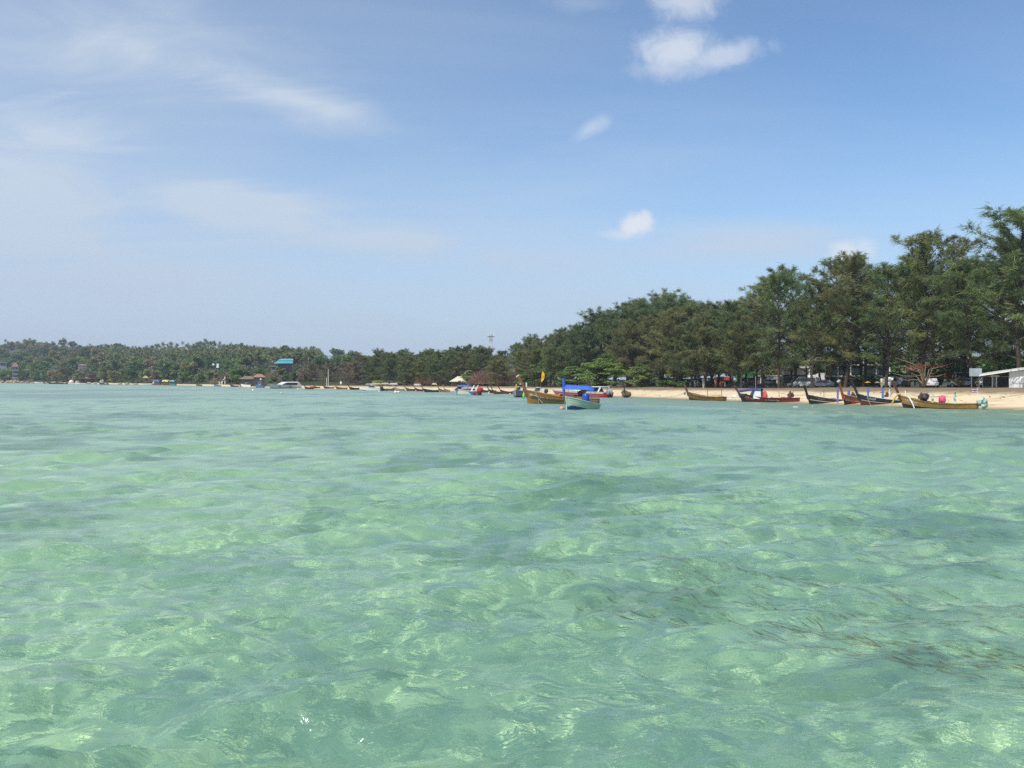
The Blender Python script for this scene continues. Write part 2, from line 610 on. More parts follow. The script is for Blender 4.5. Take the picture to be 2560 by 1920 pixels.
def bed_nodes():
    g = NG(M_BED.node_tree)
    tc = g.n('ShaderNodeTexCoord')
    pos = tc.outputs['Object']
    warp = g.n('ShaderNodeTexNoise', ins={'Vector': pos, 'Scale': 0.5, 'Detail': 2.0})
    wv = g.n('ShaderNodeVectorMath', operation='MULTIPLY_ADD', ins={0: warp.outputs['Color'], 1: (1.6, 1.6, 0), 2: pos})
    n1 = g.noise(wv.outputs[0], 0.33, 5.0, 0.6)
    n2 = g.noise(pos, 0.045, 4.0, 0.55)
    n3 = g.noise(pos, 3.0, 4.0, 0.6)
    n4 = g.noise(pos, 0.014, 3.0, 0.5)
    vor = g.n('ShaderNodeTexVoronoi', feature='F1', ins={'Vector': wv.outputs[0], 'Scale': 1.7})
    c = g.mix(n3, (0.70, 0.67, 0.48), (0.56, 0.53, 0.37))
    weed = g.mapr(g.m('ADD', n1, g.m('MULTIPLY', g.m('SUBTRACT', n2, 0.5), 0.9)), 0.50, 0.60)
    c = g.mix(g.m('MULTIPLY', weed, 0.88), c, g.mix(n3, (0.07, 0.10, 0.03), (0.19, 0.16, 0.05)))
    c = g.mix(g.mapr(vor.outputs['Distance'], 0.0, 0.38, 0.45, 0.0), c, (0.12, 0.13, 0.07))
    caustic_fleck = g.noise(wv.outputs[0], 5.0, 4.0, 0.65, 0.6)
    c = g.mix(g.m('MULTIPLY', g.mapr(caustic_fleck, 0.54, 0.66), 0.6), c, (0.80, 0.76, 0.50))      # bright flecks painted into the sand to imitate caustic light
    c = g.mix(g.m('MULTIPLY', g.mapr(caustic_fleck, 0.47, 0.34), 0.4), c, (0.10, 0.11, 0.05))
    c = g.mix(g.mapr(n4, 0.50, 0.62, 0.0, 0.8), c, (0.085, 0.10, 0.085))
    b = g.n('ShaderNodeBsdfDiffuse', ins={0: c})
    g.n('ShaderNodeOutputMaterial', ins={0: b})


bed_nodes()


def polar(rs, ths):
    rr, tt = np.meshgrid(rs, ths, indexing='ij')
    return rr * np.sin(tt), rr * np.cos(tt), rr


def polar_faces(nr, nth):
    gid = np.arange(nr * nth).reshape(nr, nth)
    a = gid[:-1]
    b = gid[1:]
    return np.stack([a, np.roll(a, -1, 1), np.roll(b, -1, 1), b], -1).reshape(-1, 4)


rs = np.r_[0.4, np.geomspace(2.0, 1500, 170)]
ths = np.concatenate([np.linspace(R(-40), R(40), 260), np.linspace(R(40), R(320), 72)[1:-1]])
bx, by, br = polar(rs, ths)
sdist, _i = shore_dist(bx, by)
sdist = sdist.reshape(bx.shape)
bz = np.where(sdist < 0, np.maximum(0.05 * sdist - 0.12, -1.35), -1.2 - 0.02 * np.minimum(sdist, 60))
g_ = NR(5)
for lam, am in ((9, .10), (4.5, .08), (2.3, .05), (1.2, .03)):
    for _ in range(3):
        th = g_.uniform(0, PI)
        w = np.clip(lam / (br * 0.05) - 1, 0, 1)
        bz += w * am * np.sin((bx * math.cos(th) + by * math.sin(th)) * 2 * PI / lam + g_.uniform(0, 6.28)) * (sdist < -8)
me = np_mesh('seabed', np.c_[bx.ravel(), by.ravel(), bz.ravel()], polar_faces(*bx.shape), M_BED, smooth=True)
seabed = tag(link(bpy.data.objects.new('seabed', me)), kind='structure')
seabed.cycles.is_caustics_receiver = True          # the sun's light net through the waves
beach.cycles.is_caustics_receiver = True

WV = NR(21)
NW = 84
W_LAM = np.exp(WV.uniform(math.log(0.24), math.log(4.6), NW))
W_TH = R(168) + WV.normal(0, R(25), NW)          # travel direction, measured clockwise from +Y
W_PH = WV.uniform(0, 2 * PI, NW)
W_SL = 0.33 * math.sqrt(2.0 / NW) * WV.uniform(0.6, 1.3, NW)
W_SL *= np.where(W_LAM > 2.4, 0.7, np.where(W_LAM < 0.5, 0.8, 1.12))


def waves(x, y, cell):
    hx = np.zeros_like(x)
    hy = np.zeros_like(x)
    hz = np.zeros_like(x)
    lost = np.zeros_like(x)
    # slow modulation so that the sea is rougher in patches
    mod = 1 + 0.28 * np.sin(x * 0.21 + y * 0.13 + 1.0) * np.sin(y * 0.17 - x * 0.09) + 0.18 * np.sin(x * .5 - y * .37)
    for lam, th, ph, sl in zip(W_LAM, W_TH, W_PH, W_SL):
        k = 2 * PI / lam
        w = np.clip(lam / cell / 2.0 - 1.0, 0, 1)
        lost += (1 - w ** 2) * sl * sl / 2
        dx, dy = math.sin(th), math.cos(th)
        a = sl / k * w * mod
        p = k * (dx * x + dy * y) + ph
        s, c = np.sin(p), np.cos(p)
        hz += a * c
        hx -= 0.55 * a * dx * s
        hy -= 0.55 * a * dy * s
    return hx, hy, hz, np.sqrt(lost)


M_WATER = bpy.data.materials.new('sea_water')
M_WATER.use_nodes = True


def water_nodes():
    g = NG(M_WATER.node_tree)
    tc = g.n('ShaderNodeTexCoord')
    pos = tc.outputs['Object']
    at_ = g.n('ShaderNodeAttribute', attribute_name='tone')       # slope of the ripples too small for the mesh
    mp = g.n('ShaderNodeMapping', ins={0: pos, 2: (0, 0, R(12)), 3: (1.0, 1.7, 1.0)})
    r1 = g.noise(mp.outputs[0], 5.5, 3.0, 0.55, 0.6)
    r2 = g.noise(mp.outputs[0], 1.7, 3.0, 0.55, 0.5)
    r3 = g.noise(mp.outputs[0], 15.0, 2.0, 0.5, 0.4)
    hgt = g.m('ADD', g.m('ADD', g.m('MULTIPLY', r1, 0.014), g.m('MULTIPLY', r2, 0.032)), g.m('MULTIPLY', r3, 0.0032))
    bp = g.n('ShaderNodeBump', ins={'Strength': 1.0, 'Distance': 1.0, 'Height': hgt})
    rough = g.mapr(at_.outputs['Fac'], 0.0, 0.22, 0.14, 0.34, smooth=False)
    fr = g.n('ShaderNodeFresnel', ins={'IOR': 1.33, 'Normal': bp})
    fac = g.m('MINIMUM', fr.outputs[0], 0.41)
    rf = g.n('ShaderNodeBsdfRefraction', ins={'Color': W_TINT, 'IOR': 1.33, 'Roughness': 0.0, 'Normal': bp})
    df = g.n('ShaderNodeBsdfDiffuse', ins={0: W_BODY, 'Normal': bp})
    gl = g.n('ShaderNodeBsdfGlossy', ins={0: (1, 1, 1), 'Roughness': rough, 'Normal': bp})
    body = g.n('ShaderNodeMixShader', ins={0: W_MURK, 1: rf, 2: df})
    o = g.n('ShaderNodeMixShader', ins={0: fac, 1: body, 2: gl})
    g.n('ShaderNodeOutputMaterial', ins={0: o})


W_TINT = (0.83, 1.0, 0.845)
W_BODY = (0.33, 0.70, 0.55)
W_MURK = 0.22
water_nodes()
rs = np.r_[0.3, 1.0, 2.0, np.geomspace(3.0, 1500, 880)]
ths = np.concatenate([np.linspace(R(-37), R(37), 700), np.linspace(R(37), R(323), 160)[1:-1]])
wx, wy, wr = polar(rs, ths)
dth = np.broadcast_to(np.gradient(ths)[None], wx.shape)
cell = np.maximum(wr * 0.0071, np.minimum(wr * dth, 1e9) * 0.9)
ox, oy, oz, lost = waves(wx, wy, cell)
sd_, _i = shore_dist(wx, wy)
sd_ = sd_.reshape(wx.shape)
calm = 0.35 + 0.65 * ss(0, 30, -sd_)
wxx, wyy, wzz = wx + ox * calm, wy + oy * calm, oz * calm
fc = polar_faces(*wx.shape)
keepf = (sd_.ravel()[fc] < 14).all(1)
fc = fc[keepf]
used = np.unique(fc)
remap = np.full(wx.size, -1)
remap[used] = np.arange(len(used))
vv = np.c_[wxx.ravel(), wyy.ravel(), wzz.ravel()][used]
me = np_mesh('sea_water', vv, remap[fc], M_WATER, attr=lost.ravel()[used], smooth=True)
sea_water = tag(link(bpy.data.objects.new('sea_water', me)), kind='structure')
sea_water.cycles.is_caustics_caster = True


def sea_level(x, y):
    x = np.atleast_1d(np.asarray(x, float))
    y = np.atleast_1d(np.asarray(y, float))
    r = np.hypot(x, y)
    return waves(x, y, np.maximum(r * 0.0071, 0.01))[2]

# ------------------------------------------------------------------ trees


def spray_tris(P, D, L, W, rg, droop=0.0):
    """one slender triangle per foliage spray: P base, D direction"""
    n = len(P)
    D = D / np.linalg.norm(D, axis=1)[:, None]
    side = np.cross(D, rg.normal(0, 1, (n, 3)))
    side /= np.linalg.norm(side, axis=1)[:, None] + 1e-9
    tip = P + D * L[:, None]
    tip[:, 2] -= droop * L
    a = P - side * (W / 2)[:, None]
    b = P + side * (W / 2)[:, None]
    v = np.stack([a, b, tip], 1).reshape(-1, 3)
    f = np.arange(3 * n).reshape(n, 3)
    return v, f


def leaf_quads(P, S, rg, flat=0.0):
    """one rhombic leaf cluster per point; flat pulls the leaves level"""
    n = len(P)
    nrm = rg.normal(0, 1, (n, 3))
    nrm[:, 2] = np.abs(nrm[:, 2]) + flat
    nrm /= np.linalg.norm(nrm, axis=1)[:, None]
    t = np.cross(nrm, rg.normal(0, 1, (n, 3)))
    t /= np.linalg.norm(t, axis=1)[:, None] + 1e-9
    b = np.cross(nrm, t)
    s = S[:, None]
    v = np.stack([P - t * s * 0.5, P + b * s * 0.3, P + t * s * 0.55, P - b * s * 0.3], 1).reshape(-1, 3)
    return v, np.arange(4 * n).reshape(n, 4)


def tris_of(v, f, tone):
    return v, f, tone


def casuarina(seed, H=25.0, h0=0.22, Rm=5.5, nl=44, dens=1.0, lean=0.4, top=0.35):
    """returns (trunk mesh, crown mesh): tall trunk, rising limbs, hanging feathery sprays"""
    rg = NR(seed)
    mb = MB()
    k = np.linspace(0, 1, 9)
    wob = np.cumsum(rg.normal(0, 0.35, (9, 2)), 0)
    wob -= wob[0]
    ax = np.c_[wob[:, 0] + lean * k * k * 3, wob[:, 1] * 0.7, k * H * 0.95]
    r0 = 0.30
    mb.tube(ax, [r0 * (1.25 if i == 0 else 1) * (1 - 0.86 * t) for i, t in enumerate(k)], 7)
    fork = rg.rand() < 0.6
    Ps, Ds, Ls, Ws, Ts = [], [], [], [], []
    az = rg.uniform(0, 6.28)
    for i in range(nl):
        t = h0 + (0.97 - h0) * ((i + rg.uniform(0, 0.9)) / nl) ** 0.93
        az += 2.4 + rg.normal(0, 0.45)
        u = (t - h0) / (1 - h0)
        prof = (0.62 + 0.50 * math.sin(PI * min(1, u * 0.92 + 0.10))) * (1 - (1 - top) * u ** 2.2)
        ln = Rm * prof * rg.choice([0.6, 0.85, 1.0, 1.0, 1.15, 1.35])
        base = np.array([np.interp(t * H, ax[:, 2], ax[:, 0]), np.interp(t * H, ax[:, 2], ax[:, 1]), t * H * 0.97])
        el = R(rg.uniform(18, 42) + 22 * u)
        m = 7
        pts = [base]
        d = np.array([math.cos(az) * math.cos(el), math.sin(az) * math.cos(el), math.sin(el)])
        for j in range(m):
            d = d + rg.normal(0, 0.10, 3) + np.array([0, 0, -0.085 if j > 2 else 0.02])
            d /= np.linalg.norm(d)
            pts.append(pts[-1] + d * ln / m)
        pts = np.array(pts)
        rb = 0.035 + 0.016 * ln * (1 - 0.5 * u)
        mb.tube(pts[:-1], [rb * (1 - 0.8 * q / m) for q in range(m)], 4, cap=False)
        ltone = rg.uniform(0.10, 0.76)
        for j in range(2, m + 1):
            for _ in range(2 if j < m else 3):
                a2 = rg.uniform(0, 6.28)
                tw = np.array([math.cos(a2), math.sin(a2), rg.uniform(-0.15, 0.6)])
                dd = (pts[j] - pts[j - 1])
                dd /= np.linalg.norm(dd)
                tw = dd * 0.9 + tw * 0.8
                tw /= np.linalg.norm(tw)
                tl = rg.uniform(0.8, 1.9) * (0.6 + 0.4 * (1 - u))
                if rg.rand() < 0.10:
                    continue
                n = int(27 * dens * rg.uniform(0.6, 1.4))
                s = rg.uniform(0.1, 1.0, n)
                P = pts[j] + tw * (s * tl)[:, None] + rg.normal(0, 0.16, (n, 3))
                D = tw * 0.85 + rg.normal(0, 0.40, (n, 3)) + np.array([0, 0, 0.12])
                Ps.append(P)
                Ds.append(D)
                Ls.append(rg.uniform(0.5, 1.35, n))
                Ws.append(rg.uniform(0.055, 0.115, n))
                Ts.append(np.clip(ltone + rg.normal(0, 0.16) + rg.normal(0, 0.08, n), 0, 1))
    P, D, L, W, T = map(np.concatenate, (Ps, Ds, Ls, Ws, Ts))
    v, f = spray_tris(P, D, L, W, rg, droop=0.5)
    crown = np_mesh('crown', v, f, M_NEEDLE, attr=np.repeat(T, 3))
    trunk = mb.mesh('trunk', M_BARK)
    return trunk, crown


def broadleaf(seed, H=11.0, Rm=5.0, nc=26, per=46, leaf=0.75, flat=0.2, h0=0.30, trunk_r=0.2, dome=0.85, layers=None, split=False, mat=None):
    """clumped crown on a forked trunk; layers gives level tiers (sea almond)"""
    rg = NR(seed)
    mb = MB()
    mb.tube([(0, 0, 0), (rg.normal(0, .15), rg.normal(0, .15), H * h0 * .6), (rg.normal(0, .2), rg.normal(0, .2), H * h0 * 1.15)], [trunk_r * 1.2, trunk_r, trunk_r * 0.8], 6)
    Ps, Ss, Ts = [], [], []
    for i in range(nc):
        if layers:
            zc = H * rg.choice(layers) + rg.normal(0, 0.22)
            q = (zc / H - layers[0]) / (1 - layers[0] + 1e-6)
            rr = Rm * math.sqrt(max(.03, 1.0 - q ** 1.6)) * rg.uniform(.75, 1.1) * math.sqrt(rg.uniform(0.02, 1))
            a = rg.uniform(0, 6.28)
            c = np.array([rr * math.cos(a), rr * math.sin(a), zc])
            e_ = Rm * rg.uniform(.12, .26)
            ext = np.array([e_, e_, rg.uniform(.18, .5)])
        else:
            d = rg.normal(0, 1, 3)
            d /= np.linalg.norm(d)
            rad = rg.uniform(0.45, 1.0)
            zc = H * (h0 + (1 - h0) * 0.5) + d[2] * H * (1 - h0) * 0.46 * rad * dome
            c = np.array([d[0] * Rm * rad * 0.80, d[1] * Rm * rad * 0.80, zc])
            e = Rm * rg.uniform(0.20, 0.36)
            ext = np.array([e, e, e * 0.72])
        mb.tube([(0, 0, H * h0 * rg.uniform(.8, 1.1)), tuple(c * np.array([.5, .5, .85])), tuple(c)], [trunk_r * 0.45, trunk_r * 0.28, trunk_r * 0.1], 4, cap=False)
        n = int(per * rg.uniform(0.7, 1.3))
        p = rg.normal(0, 1, (n, 3))
        p /= np.linalg.norm(p, axis=1)[:, None]
        p *= (rg.uniform(0.25, 1.0, n) ** 0.5)[:, None]
        Ps.append(c + p * ext)
        Ss.append(leaf * rg.uniform(0.6, 1.35, n))
        Ts.append(np.clip(rg.normal(0.42, 0.16) + rg.normal(0, 0.08, n), 0, 1))
    P, S, T = map(np.concatenate, (Ps, Ss, Ts))
    v, f = leaf_quads(P, S, rg, flat)
    if split:
        return mb.mesh('trunk', M_BARK), np_mesh('crown', v, f, mat or M_LEAF, attr=np.repeat(T, 4))
    # far tree: one mesh, trunk and crown together
    tv = np.array(mb.v)
    tf = []
    for q in mb.f:
        if len(q) == 4:
            tf.append(q)
    nv = len(tv)
    me = np_mesh('broadleaf_tree', np.r_[tv, v], np.r_[np.array(tf), f + nv], [M_BARK, mat or M_LEAF], attr=np.r_[np.full(nv, .5), np.repeat(T, 4)],
                 midx=np.r_[np.zeros(len(tf)), np.ones(len(f))])
    return me


def palm(seed, H=11.0, nf=17, fl=3.3, seg=4):
    rg = NR(seed)
    mb = MB()
    bx_, by_ = rg.normal(0, .8), rg.normal(0, .8)
    pts = [(0, 0, 0), (bx_ * .2, by_ * .2, H * .35), (bx_ * .6, by_ * .6, H * .7), (bx_, by_, H)]
    mb.tube(pts, [0.24, 0.18, 0.16, 0.14], 5)
    tv = np.array(mb.v)
    tf = np.array([q for q in mb.f if len(q) == 4])
    vs, fs, T = [], [], []
    top = np.array([bx_, by_, H])
    for i in range(nf):
        a = 2.4 * i + rg.uniform(-.3, .3)
        el = R(rg.uniform(-35, 75))
        d = np.array([math.cos(a) * math.cos(el), math.sin(a) * math.cos(el), math.sin(el)])
        p = top.copy()
        side = np.array([-math.sin(a), math.cos(a), 0])
        tone = rg.uniform(.1, .6) if el > -.3 else rg.uniform(.6, 1)
        w0 = 0.10
        prev = None
        for j in range(seg + 1):
            w = (0.10, 0.36, 0.42, 0.30, 0.04)[j] if seg == 4 else 0.5 * math.sin(PI * (j + .3) / (seg + .5))
            dn = np.array([0, 0, -w * 0.55])
            cur = (p + side * w + dn, p.copy(), p - side * w + dn)
            if prev is not None:
                b = len(vs)
                vs += list(prev) + list(cur)
                fs += [(b, b + 1, b + 4, b + 3), (b + 1, b + 2, b + 5, b + 4)]
                T += [tone] * 6
            prev = cur
            p = p + d * fl / seg
            d = d + np.array([0, 0, -0.30])
            d /= np.linalg.norm(d)
    nv = len(tv)
    return np_mesh('coconut_palm', np.r_[tv, np.array(vs)], np.r_[tf, np.array(fs) + nv], [M_BARK, M_LEAF], attr=np.r_[np.full(nv, .5), np.array(T)],
                   midx=np.r_[np.zeros(len(tf)), np.ones(len(fs))])


OPEN = [casuarina(100 + i, 25, 0.17, 7.6, 44, 1.25, rnd.uniform(-.5, .7), 0.42) for i in range(6)]
DENSE = [casuarina(200 + i, 22, 0.15, 7.2, 56, 1.25, rnd.uniform(-.4, .4), 0.42) for i in range(6)]

# skyline of the casuarina belt, in photograph pixels
SKY_PX = [640, 690, 730, 800, 870, 950, 1000, 1050, 1100, 1150, 1215, 1240, 1265, 1300, 1340, 1370, 1440, 1480, 1560, 1600, 1650, 1700, 1760, 1830, 1882, 1893, 1912, 1950, 2000, 2050,
          2072, 2092, 2140, 2200, 2240, 2270, 2300, 2330, 2380, 2430, 2465, 2490, 2540, 2600, 2700]
SKY_PY = [930, 890, 882, 893, 885, 872, 872, 874, 868, 862, 856, 882, 874, 850, 822, 838, 800, 786, 758, 750, 732, 722, 720, 728, 735, 770, 690, 672, 668, 680, 655, 640, 632, 640, 660, 620,
          582, 590, 600, 612, 620, 545, 515, 512, 540]


def add_tree(meshes, loc, sx, sz, rz, color, name, label, cat, group=None, tilt=0.0):
    root = empty(name, label, cat, loc, rz, group, rx=tilt)
    for part, me in (('trunk', meshes[0]), ('crown', meshes[1])):
        o = bpy.data.objects.new(part, me)
        o.scale = (sx, sx, sz)
        o.color = (*color, 1)
        link(o, root)
    return root


tr = random.Random(11)
OLIVE = [(0.080, 0.106, 0.036), (0.072, 0.102, 0.036), (0.092, 0.106, 0.036), (0.066, 0.095, 0.035), (0.098, 0.100, 0.038)]
# the single casuarinas that stand out at the right: photograph column, metres inland, top row, crown width factor, label
STAND = [
    (2556, 27, 512, 1.15, 'tallest casuarina with drooping branches at the right edge of the grove'),
    (2492, 38, 590, 0.90, 'slim casuarina behind the white sign board, just left of the tallest tree'),
    (2436, 24, 640, 0.95, 'casuarina above the grey sign board on two posts'),
    (2378, 36, 598, 0.95, 'airy casuarina with sky gaps behind the pink engine bundle'),
    (2308, 25, 575, 1.00, 'high casuarina with a lone branch reaching left, above the red leafed bush'),
    (2272, 38, 640, 0.95, 'casuarina right behind the white pickup truck'),
    (2215, 24, 655, 1.00, 'brownish casuarina behind the prow of the yellow longtail boat'),
    (2160, 34, 634, 1.05, 'casuarina in front of the white balconied building'),
    (2112, 24, 632, 0.90, 'dark green pointed casuarina beside the small white cloud'),
    (2078, 36, 652, 0.95, 'casuarina behind the prow of the brown longtail boat'),
    (2032, 23, 690, 1.00, 'olive casuarina behind the parked silver car'),
    (1992, 33, 664, 0.95, 'casuarina behind the parked white van'),
    (1948, 23, 668, 1.00, 'rounded casuarina behind the stern of the red longtail boat'),
    (1908, 30, 690, 0.80, 'casuarina at the right side of the sky notch, above the green shop front'),
]
for i, (px, s, py, wf, lab) in enumerate(STAND):
    p = inland(px, s)
    Hh = zat(py, p.y) - p.z
    me = OPEN[i % 6]
    sz = Hh / 25.6
    sx = sz * wf * tr.uniform(1.0, 1.2)
    add_tree(me, p - Vector((0, 0, .2)), sx, sz, tr.uniform(0, 6.28), OLIVE[(i * 3) % 5], 'casuarina_tree', lab, 'tree', 'casuarina trees along the beach')

# the dense part of the belt, three rows deep
ZONES = [(2480, 'behind the white bungalow'), (2400, 'behind the sign board'), (2330, 'behind the pink engine bundle'), (2270, 'behind the red leafed tree'), (2200, 'behind the pickup trucks'), (2130, 'behind the white balconied building side'),
         (2060, 'behind the orange prow'), (1990, 'behind the parked cars'), (1935, 'behind the red longtail stern'), (1905, 'beside the sky notch'), (1860, 'above the green shop front'), (1815, 'behind the navy canopy'),
         (1770, 'behind the two closed parasols'), (1720, 'behind the pale paddle board'), (1670, 'behind the small round bush'), (1620, 'above the orange shop sign'), (1560, 'behind the bow on longtail'), (1500, 'behind the big almond tree'),
         (1440, 'behind the blue canopy'), (1390, 'behind the tall blue pole'), (1335, 'behind the yellow flag'), (1290, 'behind the large brown prow'), (1245, 'behind the greyish thicket'), (1200, 'behind the reddish thicket'),
         (1150, 'behind the pale thatched pavilion'), (1100, 'left of the thatched pavilion'), (1050, 'behind the thin reddish bare tree'), (1000, 'behind the white double float'), (950, 'behind the grey parasols'), (900, 'behind the cream canopy'),
         (850, 'above the small white sign'), (800, 'right of the two pale poles'), (740, 'above the orange net heap'), (690, 'above the large white speedboat'), (0, 'left of the turquoise roof')]
ROWS = ['front row', 'second row', 'third row', 'rearmost row']


def zone_label(px, row=0):
    for a, l in ZONES:
        if px >= a:
            return '%s casuarina, %s, in the %s' % (('feathery', 'dense', 'tall', 'high')[row], l, ROWS[row])
    return 'casuarina at the left end of the belt'


arc = np.r_[0, np.cumsum(np.hypot(*np.diff(SH, axis=0).T))]
i0 = int(np.abs(np.where(SH[:, 1] > 50, CX + F * SH[:, 0] / np.maximum(SH[:, 1], 1), 1e9) - 640).argmin())
i1 = int(np.abs(np.where((SH[:, 1] > 50), CX + F * SH[:, 0] / np.maximum(SH[:, 1], 1), 1e9) - 2560).argmin())
n_belt = 0
for row, (s0, step, hf) in enumerate([(24, 7.5, 0.80), (32, 7.0, 0.92), (41, 6.6, 1.0), (52, 9.0, 1.0)]):
    d = arc[i0] + row * 2.0
    while d < arc[i1] + 22:
        j = min(int(np.searchsorted(arc, d)), len(SH) - 2)
        s = s0 + tr.uniform(-2.6, 2.6)
        p = SH[j] + SN[j] * s + SN[j][::-1] * np.array([-1, 1]) * tr.uniform(-1.5, 1.5)
        px = CX + F * p[0] / p[1]
        d += step * tr.uniform(0.7, 1.3) * (1.35 if px > 1905 else 1.0) * (1.0 + (0.5 if px < 1000 else 0))
        if px > 1900 and row < 2:
            continue            # the single trees stand there
        if 1400 < px < 1660 and row == 0:
            continue
        if px < 600 or px > 2700:
            continue
        py = float(np.interp(px, SKY_PX, SKY_PY))
        gz_ = float(land_z(s, PLAT[j]))
        top = zat(py, p[1]) - gz_
        f = hf * tr.uniform(0.84, 1.02)
        if px > 1905:
            f *= tr.uniform(0.80, 0.95)
        Hh = max(6.0, top * f)
        if 672 < px < 746:
            Hh = min(Hh, zat(912, p[1]) - gz_)
        me = (OPEN if (px > 1905) else DENSE)[tr.randrange(6)]
        H0 = 25.6 if px > 1905 else 22.6
        sz = Hh / H0
        sx = max(sz, 0.5) * tr.uniform(0.95, 1.25)
        col = OLIVE[tr.randrange(5)]
        if px < 900 and tr.random() < 0.5:
            col = (0.120, 0.098, 0.062)
        root = add_tree(me, (p[0], p[1], gz_ - .2), sx, sz, tr.uniform(0, 6.28), col, 'casuarina_tree', zone_label(px, row), 'tree', 'casuarina trees along the beach')
        n_belt += 1

# bright sea almond trees and bushes on the beach edge
ALM = [broadleaf(300 + i, 6.0, 4.6, 84, 70, 0.36, 0.9, 0.16, 0.14, layers=[0.18, 0.3, 0.42, 0.54, 0.66, 0.78, 0.9, 0.98], split=True) for i in range(3)]
BUSH = [broadleaf(320 + i, 3.0, 2.2, 20, 60, 0.32, 0.3, 0.10, 0.05, split=True) for i in range(3)]
GREEN = (0.115, 0.172, 0.042)
for k, (px, s, py, wpx, lab, cat, kind, col) in enumerate([
    (1505, 21, 903, 190, 'large bright green sea almond tree in level tiers behind the blue boat canopy', 'tree', 'A', GREEN),
    (1602, 21, 912, 95, 'smaller tiered almond tree at the right of the large bright green one', 'tree', 'A', (0.112, 0.148, 0.048)),
    (1430, 24, 918, 110, 'bright green almond tree at the left of the large one, behind the blue pole', 'tree', 'A', (0.085, 0.138, 0.038)),
    (1357, 24, 908, 92, 'green leafy tree behind the yellow flag', 'tree', 'A', (0.085, 0.135, 0.04)),
    (1312, 22, 932, 60, 'low green tree behind the prow of the brown longtail boat', 'tree', 'A', (0.10, 0.17, 0.045)),
    (1172, 22, 928, 60, 'pale green almond tree beside the thatched pavilion', 'tree', 'A', (0.14, 0.17, 0.07)),
    (1236, 21, 945, 36, 'olive bush in front of the brown leafless thicket', 'bush', 'B', (0.12, 0.13, 0.03)),
    (1662, 23, 948, 60, 'green bush at the left of the dark shops under the trees', 'bush', 'B', (0.07, 0.13, 0.03)),
    (1705, 23, 951, 46, 'green bush in front of the pale shop sign', 'bush', 'B', (0.075, 0.12, 0.03)),
    (1703, 21, 957, 28, 'small round bush right on the sand edge', 'bush', 'B', (0.08, 0.15, 0.03)),
    (948, 23, 949, 44, 'round yellow green tree above the beach parasols', 'tree', 'B', (0.15, 0.19, 0.05)),
    (998, 24, 953, 30, 'small yellow green bush among the grey parasols', 'bush', 'B', (0.14, 0.17, 0.06)),
    (1062, 24, 950, 40, 'pale green bush beside the white canopy', 'bush', 'B', (0.13, 0.16, 0.07)),
    (2135, 40, 935, 90, 'yellow green shrub under the white balconied building', 'bush', 'B', (0.12, 0.15, 0.03)),
    (2195, 42, 933, 80, 'green shrub left of the white pickup truck', 'bush', 'B', (0.10, 0.16, 0.035)),
    (2245, 44, 926, 90, 'bright green shrub behind the pickup trucks', 'bush', 'B', (0.10, 0.17, 0.035)),
    (2350, 45, 905, 150, 'broad green shrub behind the red leafed bush', 'bush', 'B', (0.07, 0.11, 0.03)),
    (2430, 55, 880, 170, 'green tree behind the sign board', 'tree', 'B', (0.06, 0.11, 0.03)),
    (2510, 60, 870, 150, 'green tree behind the white house', 'tree', 'B', (0.065, 0.12, 0.03)),
    (2538, 26, 935, 16, 'narrow dark bush against the white house wall', 'bush', 'B', (0.05, 0.09, 0.03)),
    (2395, 25, 938, 40, 'small dry brown palm like bush beside the sign board', 'bush', 'B', (0.13, 0.10, 0.05)),
    (2455, 27, 943, 40, 'dark green bush in front of the house porch', 'bush', 'B', (0.06, 0.10, 0.03)),
]):
    p = inland(px, s)
    Hh = zat(py, p.y) - p.z
    wid = wpx / F * p.y / 2
    if kind == 'A':
        add_tree(ALM[k % 3], p, wid / 4.9, Hh / 6.2, tr.uniform(0, 6.28), col, 'almond_tree', lab, cat)
    else:
        add_tree(BUSH[k % 3], p, wid / 2.2, Hh / 3.0, tr.uniform(0, 6.28), col, 'round_tree' if cat == 'tree' else 'bush', lab, cat)


# leafless brown thicket and other dry bushes
def twig_bush(seed, H=4.0, Rm=4.0, n=2600, leaves=200):
    rg = NR(seed)
    mb = MB()
    for i in range(18):
        a = rg.uniform(0, 6.28)
        e = rg.uniform(.25, 1) * Rm
        mb.tube([(rg.normal(0, .5), rg.normal(0, .5), 0), (math.cos(a) * e * .4, math.sin(a) * e * .4, H * .45), (math.cos(a) * e, math.sin(a) * e, H * rg.uniform(.6, .95))], [.09, .06, .02], 4, cap=False)
    a = rg.uniform(0, 6.28, n)
    rr = np.sqrt(rg.uniform(0, 1, n)) * Rm
    zt = H * np.sqrt(np.clip(1 - (rr / Rm) ** 2, 0.05, 1)) * rg.uniform(0.25, 1, n)
    P = np.c_[rr * np.cos(a), rr * np.sin(a), zt]
    D = np.c_[np.cos(a) * .6, np.sin(a) * .6, np.full(n, .9)] + rg.normal(0, .5, (n, 3))
    v, f = spray_tris(P, D, rg.uniform(.4, 1.2, n), rg.uniform(.03, .09, n), rg)
    return mb.mesh('branches', M_TWIG), np_mesh('twig_mass', v, f, M_LEAF, attr=np.repeat(np.clip(rg.normal(.4, .15, n), 0, .6), 3))


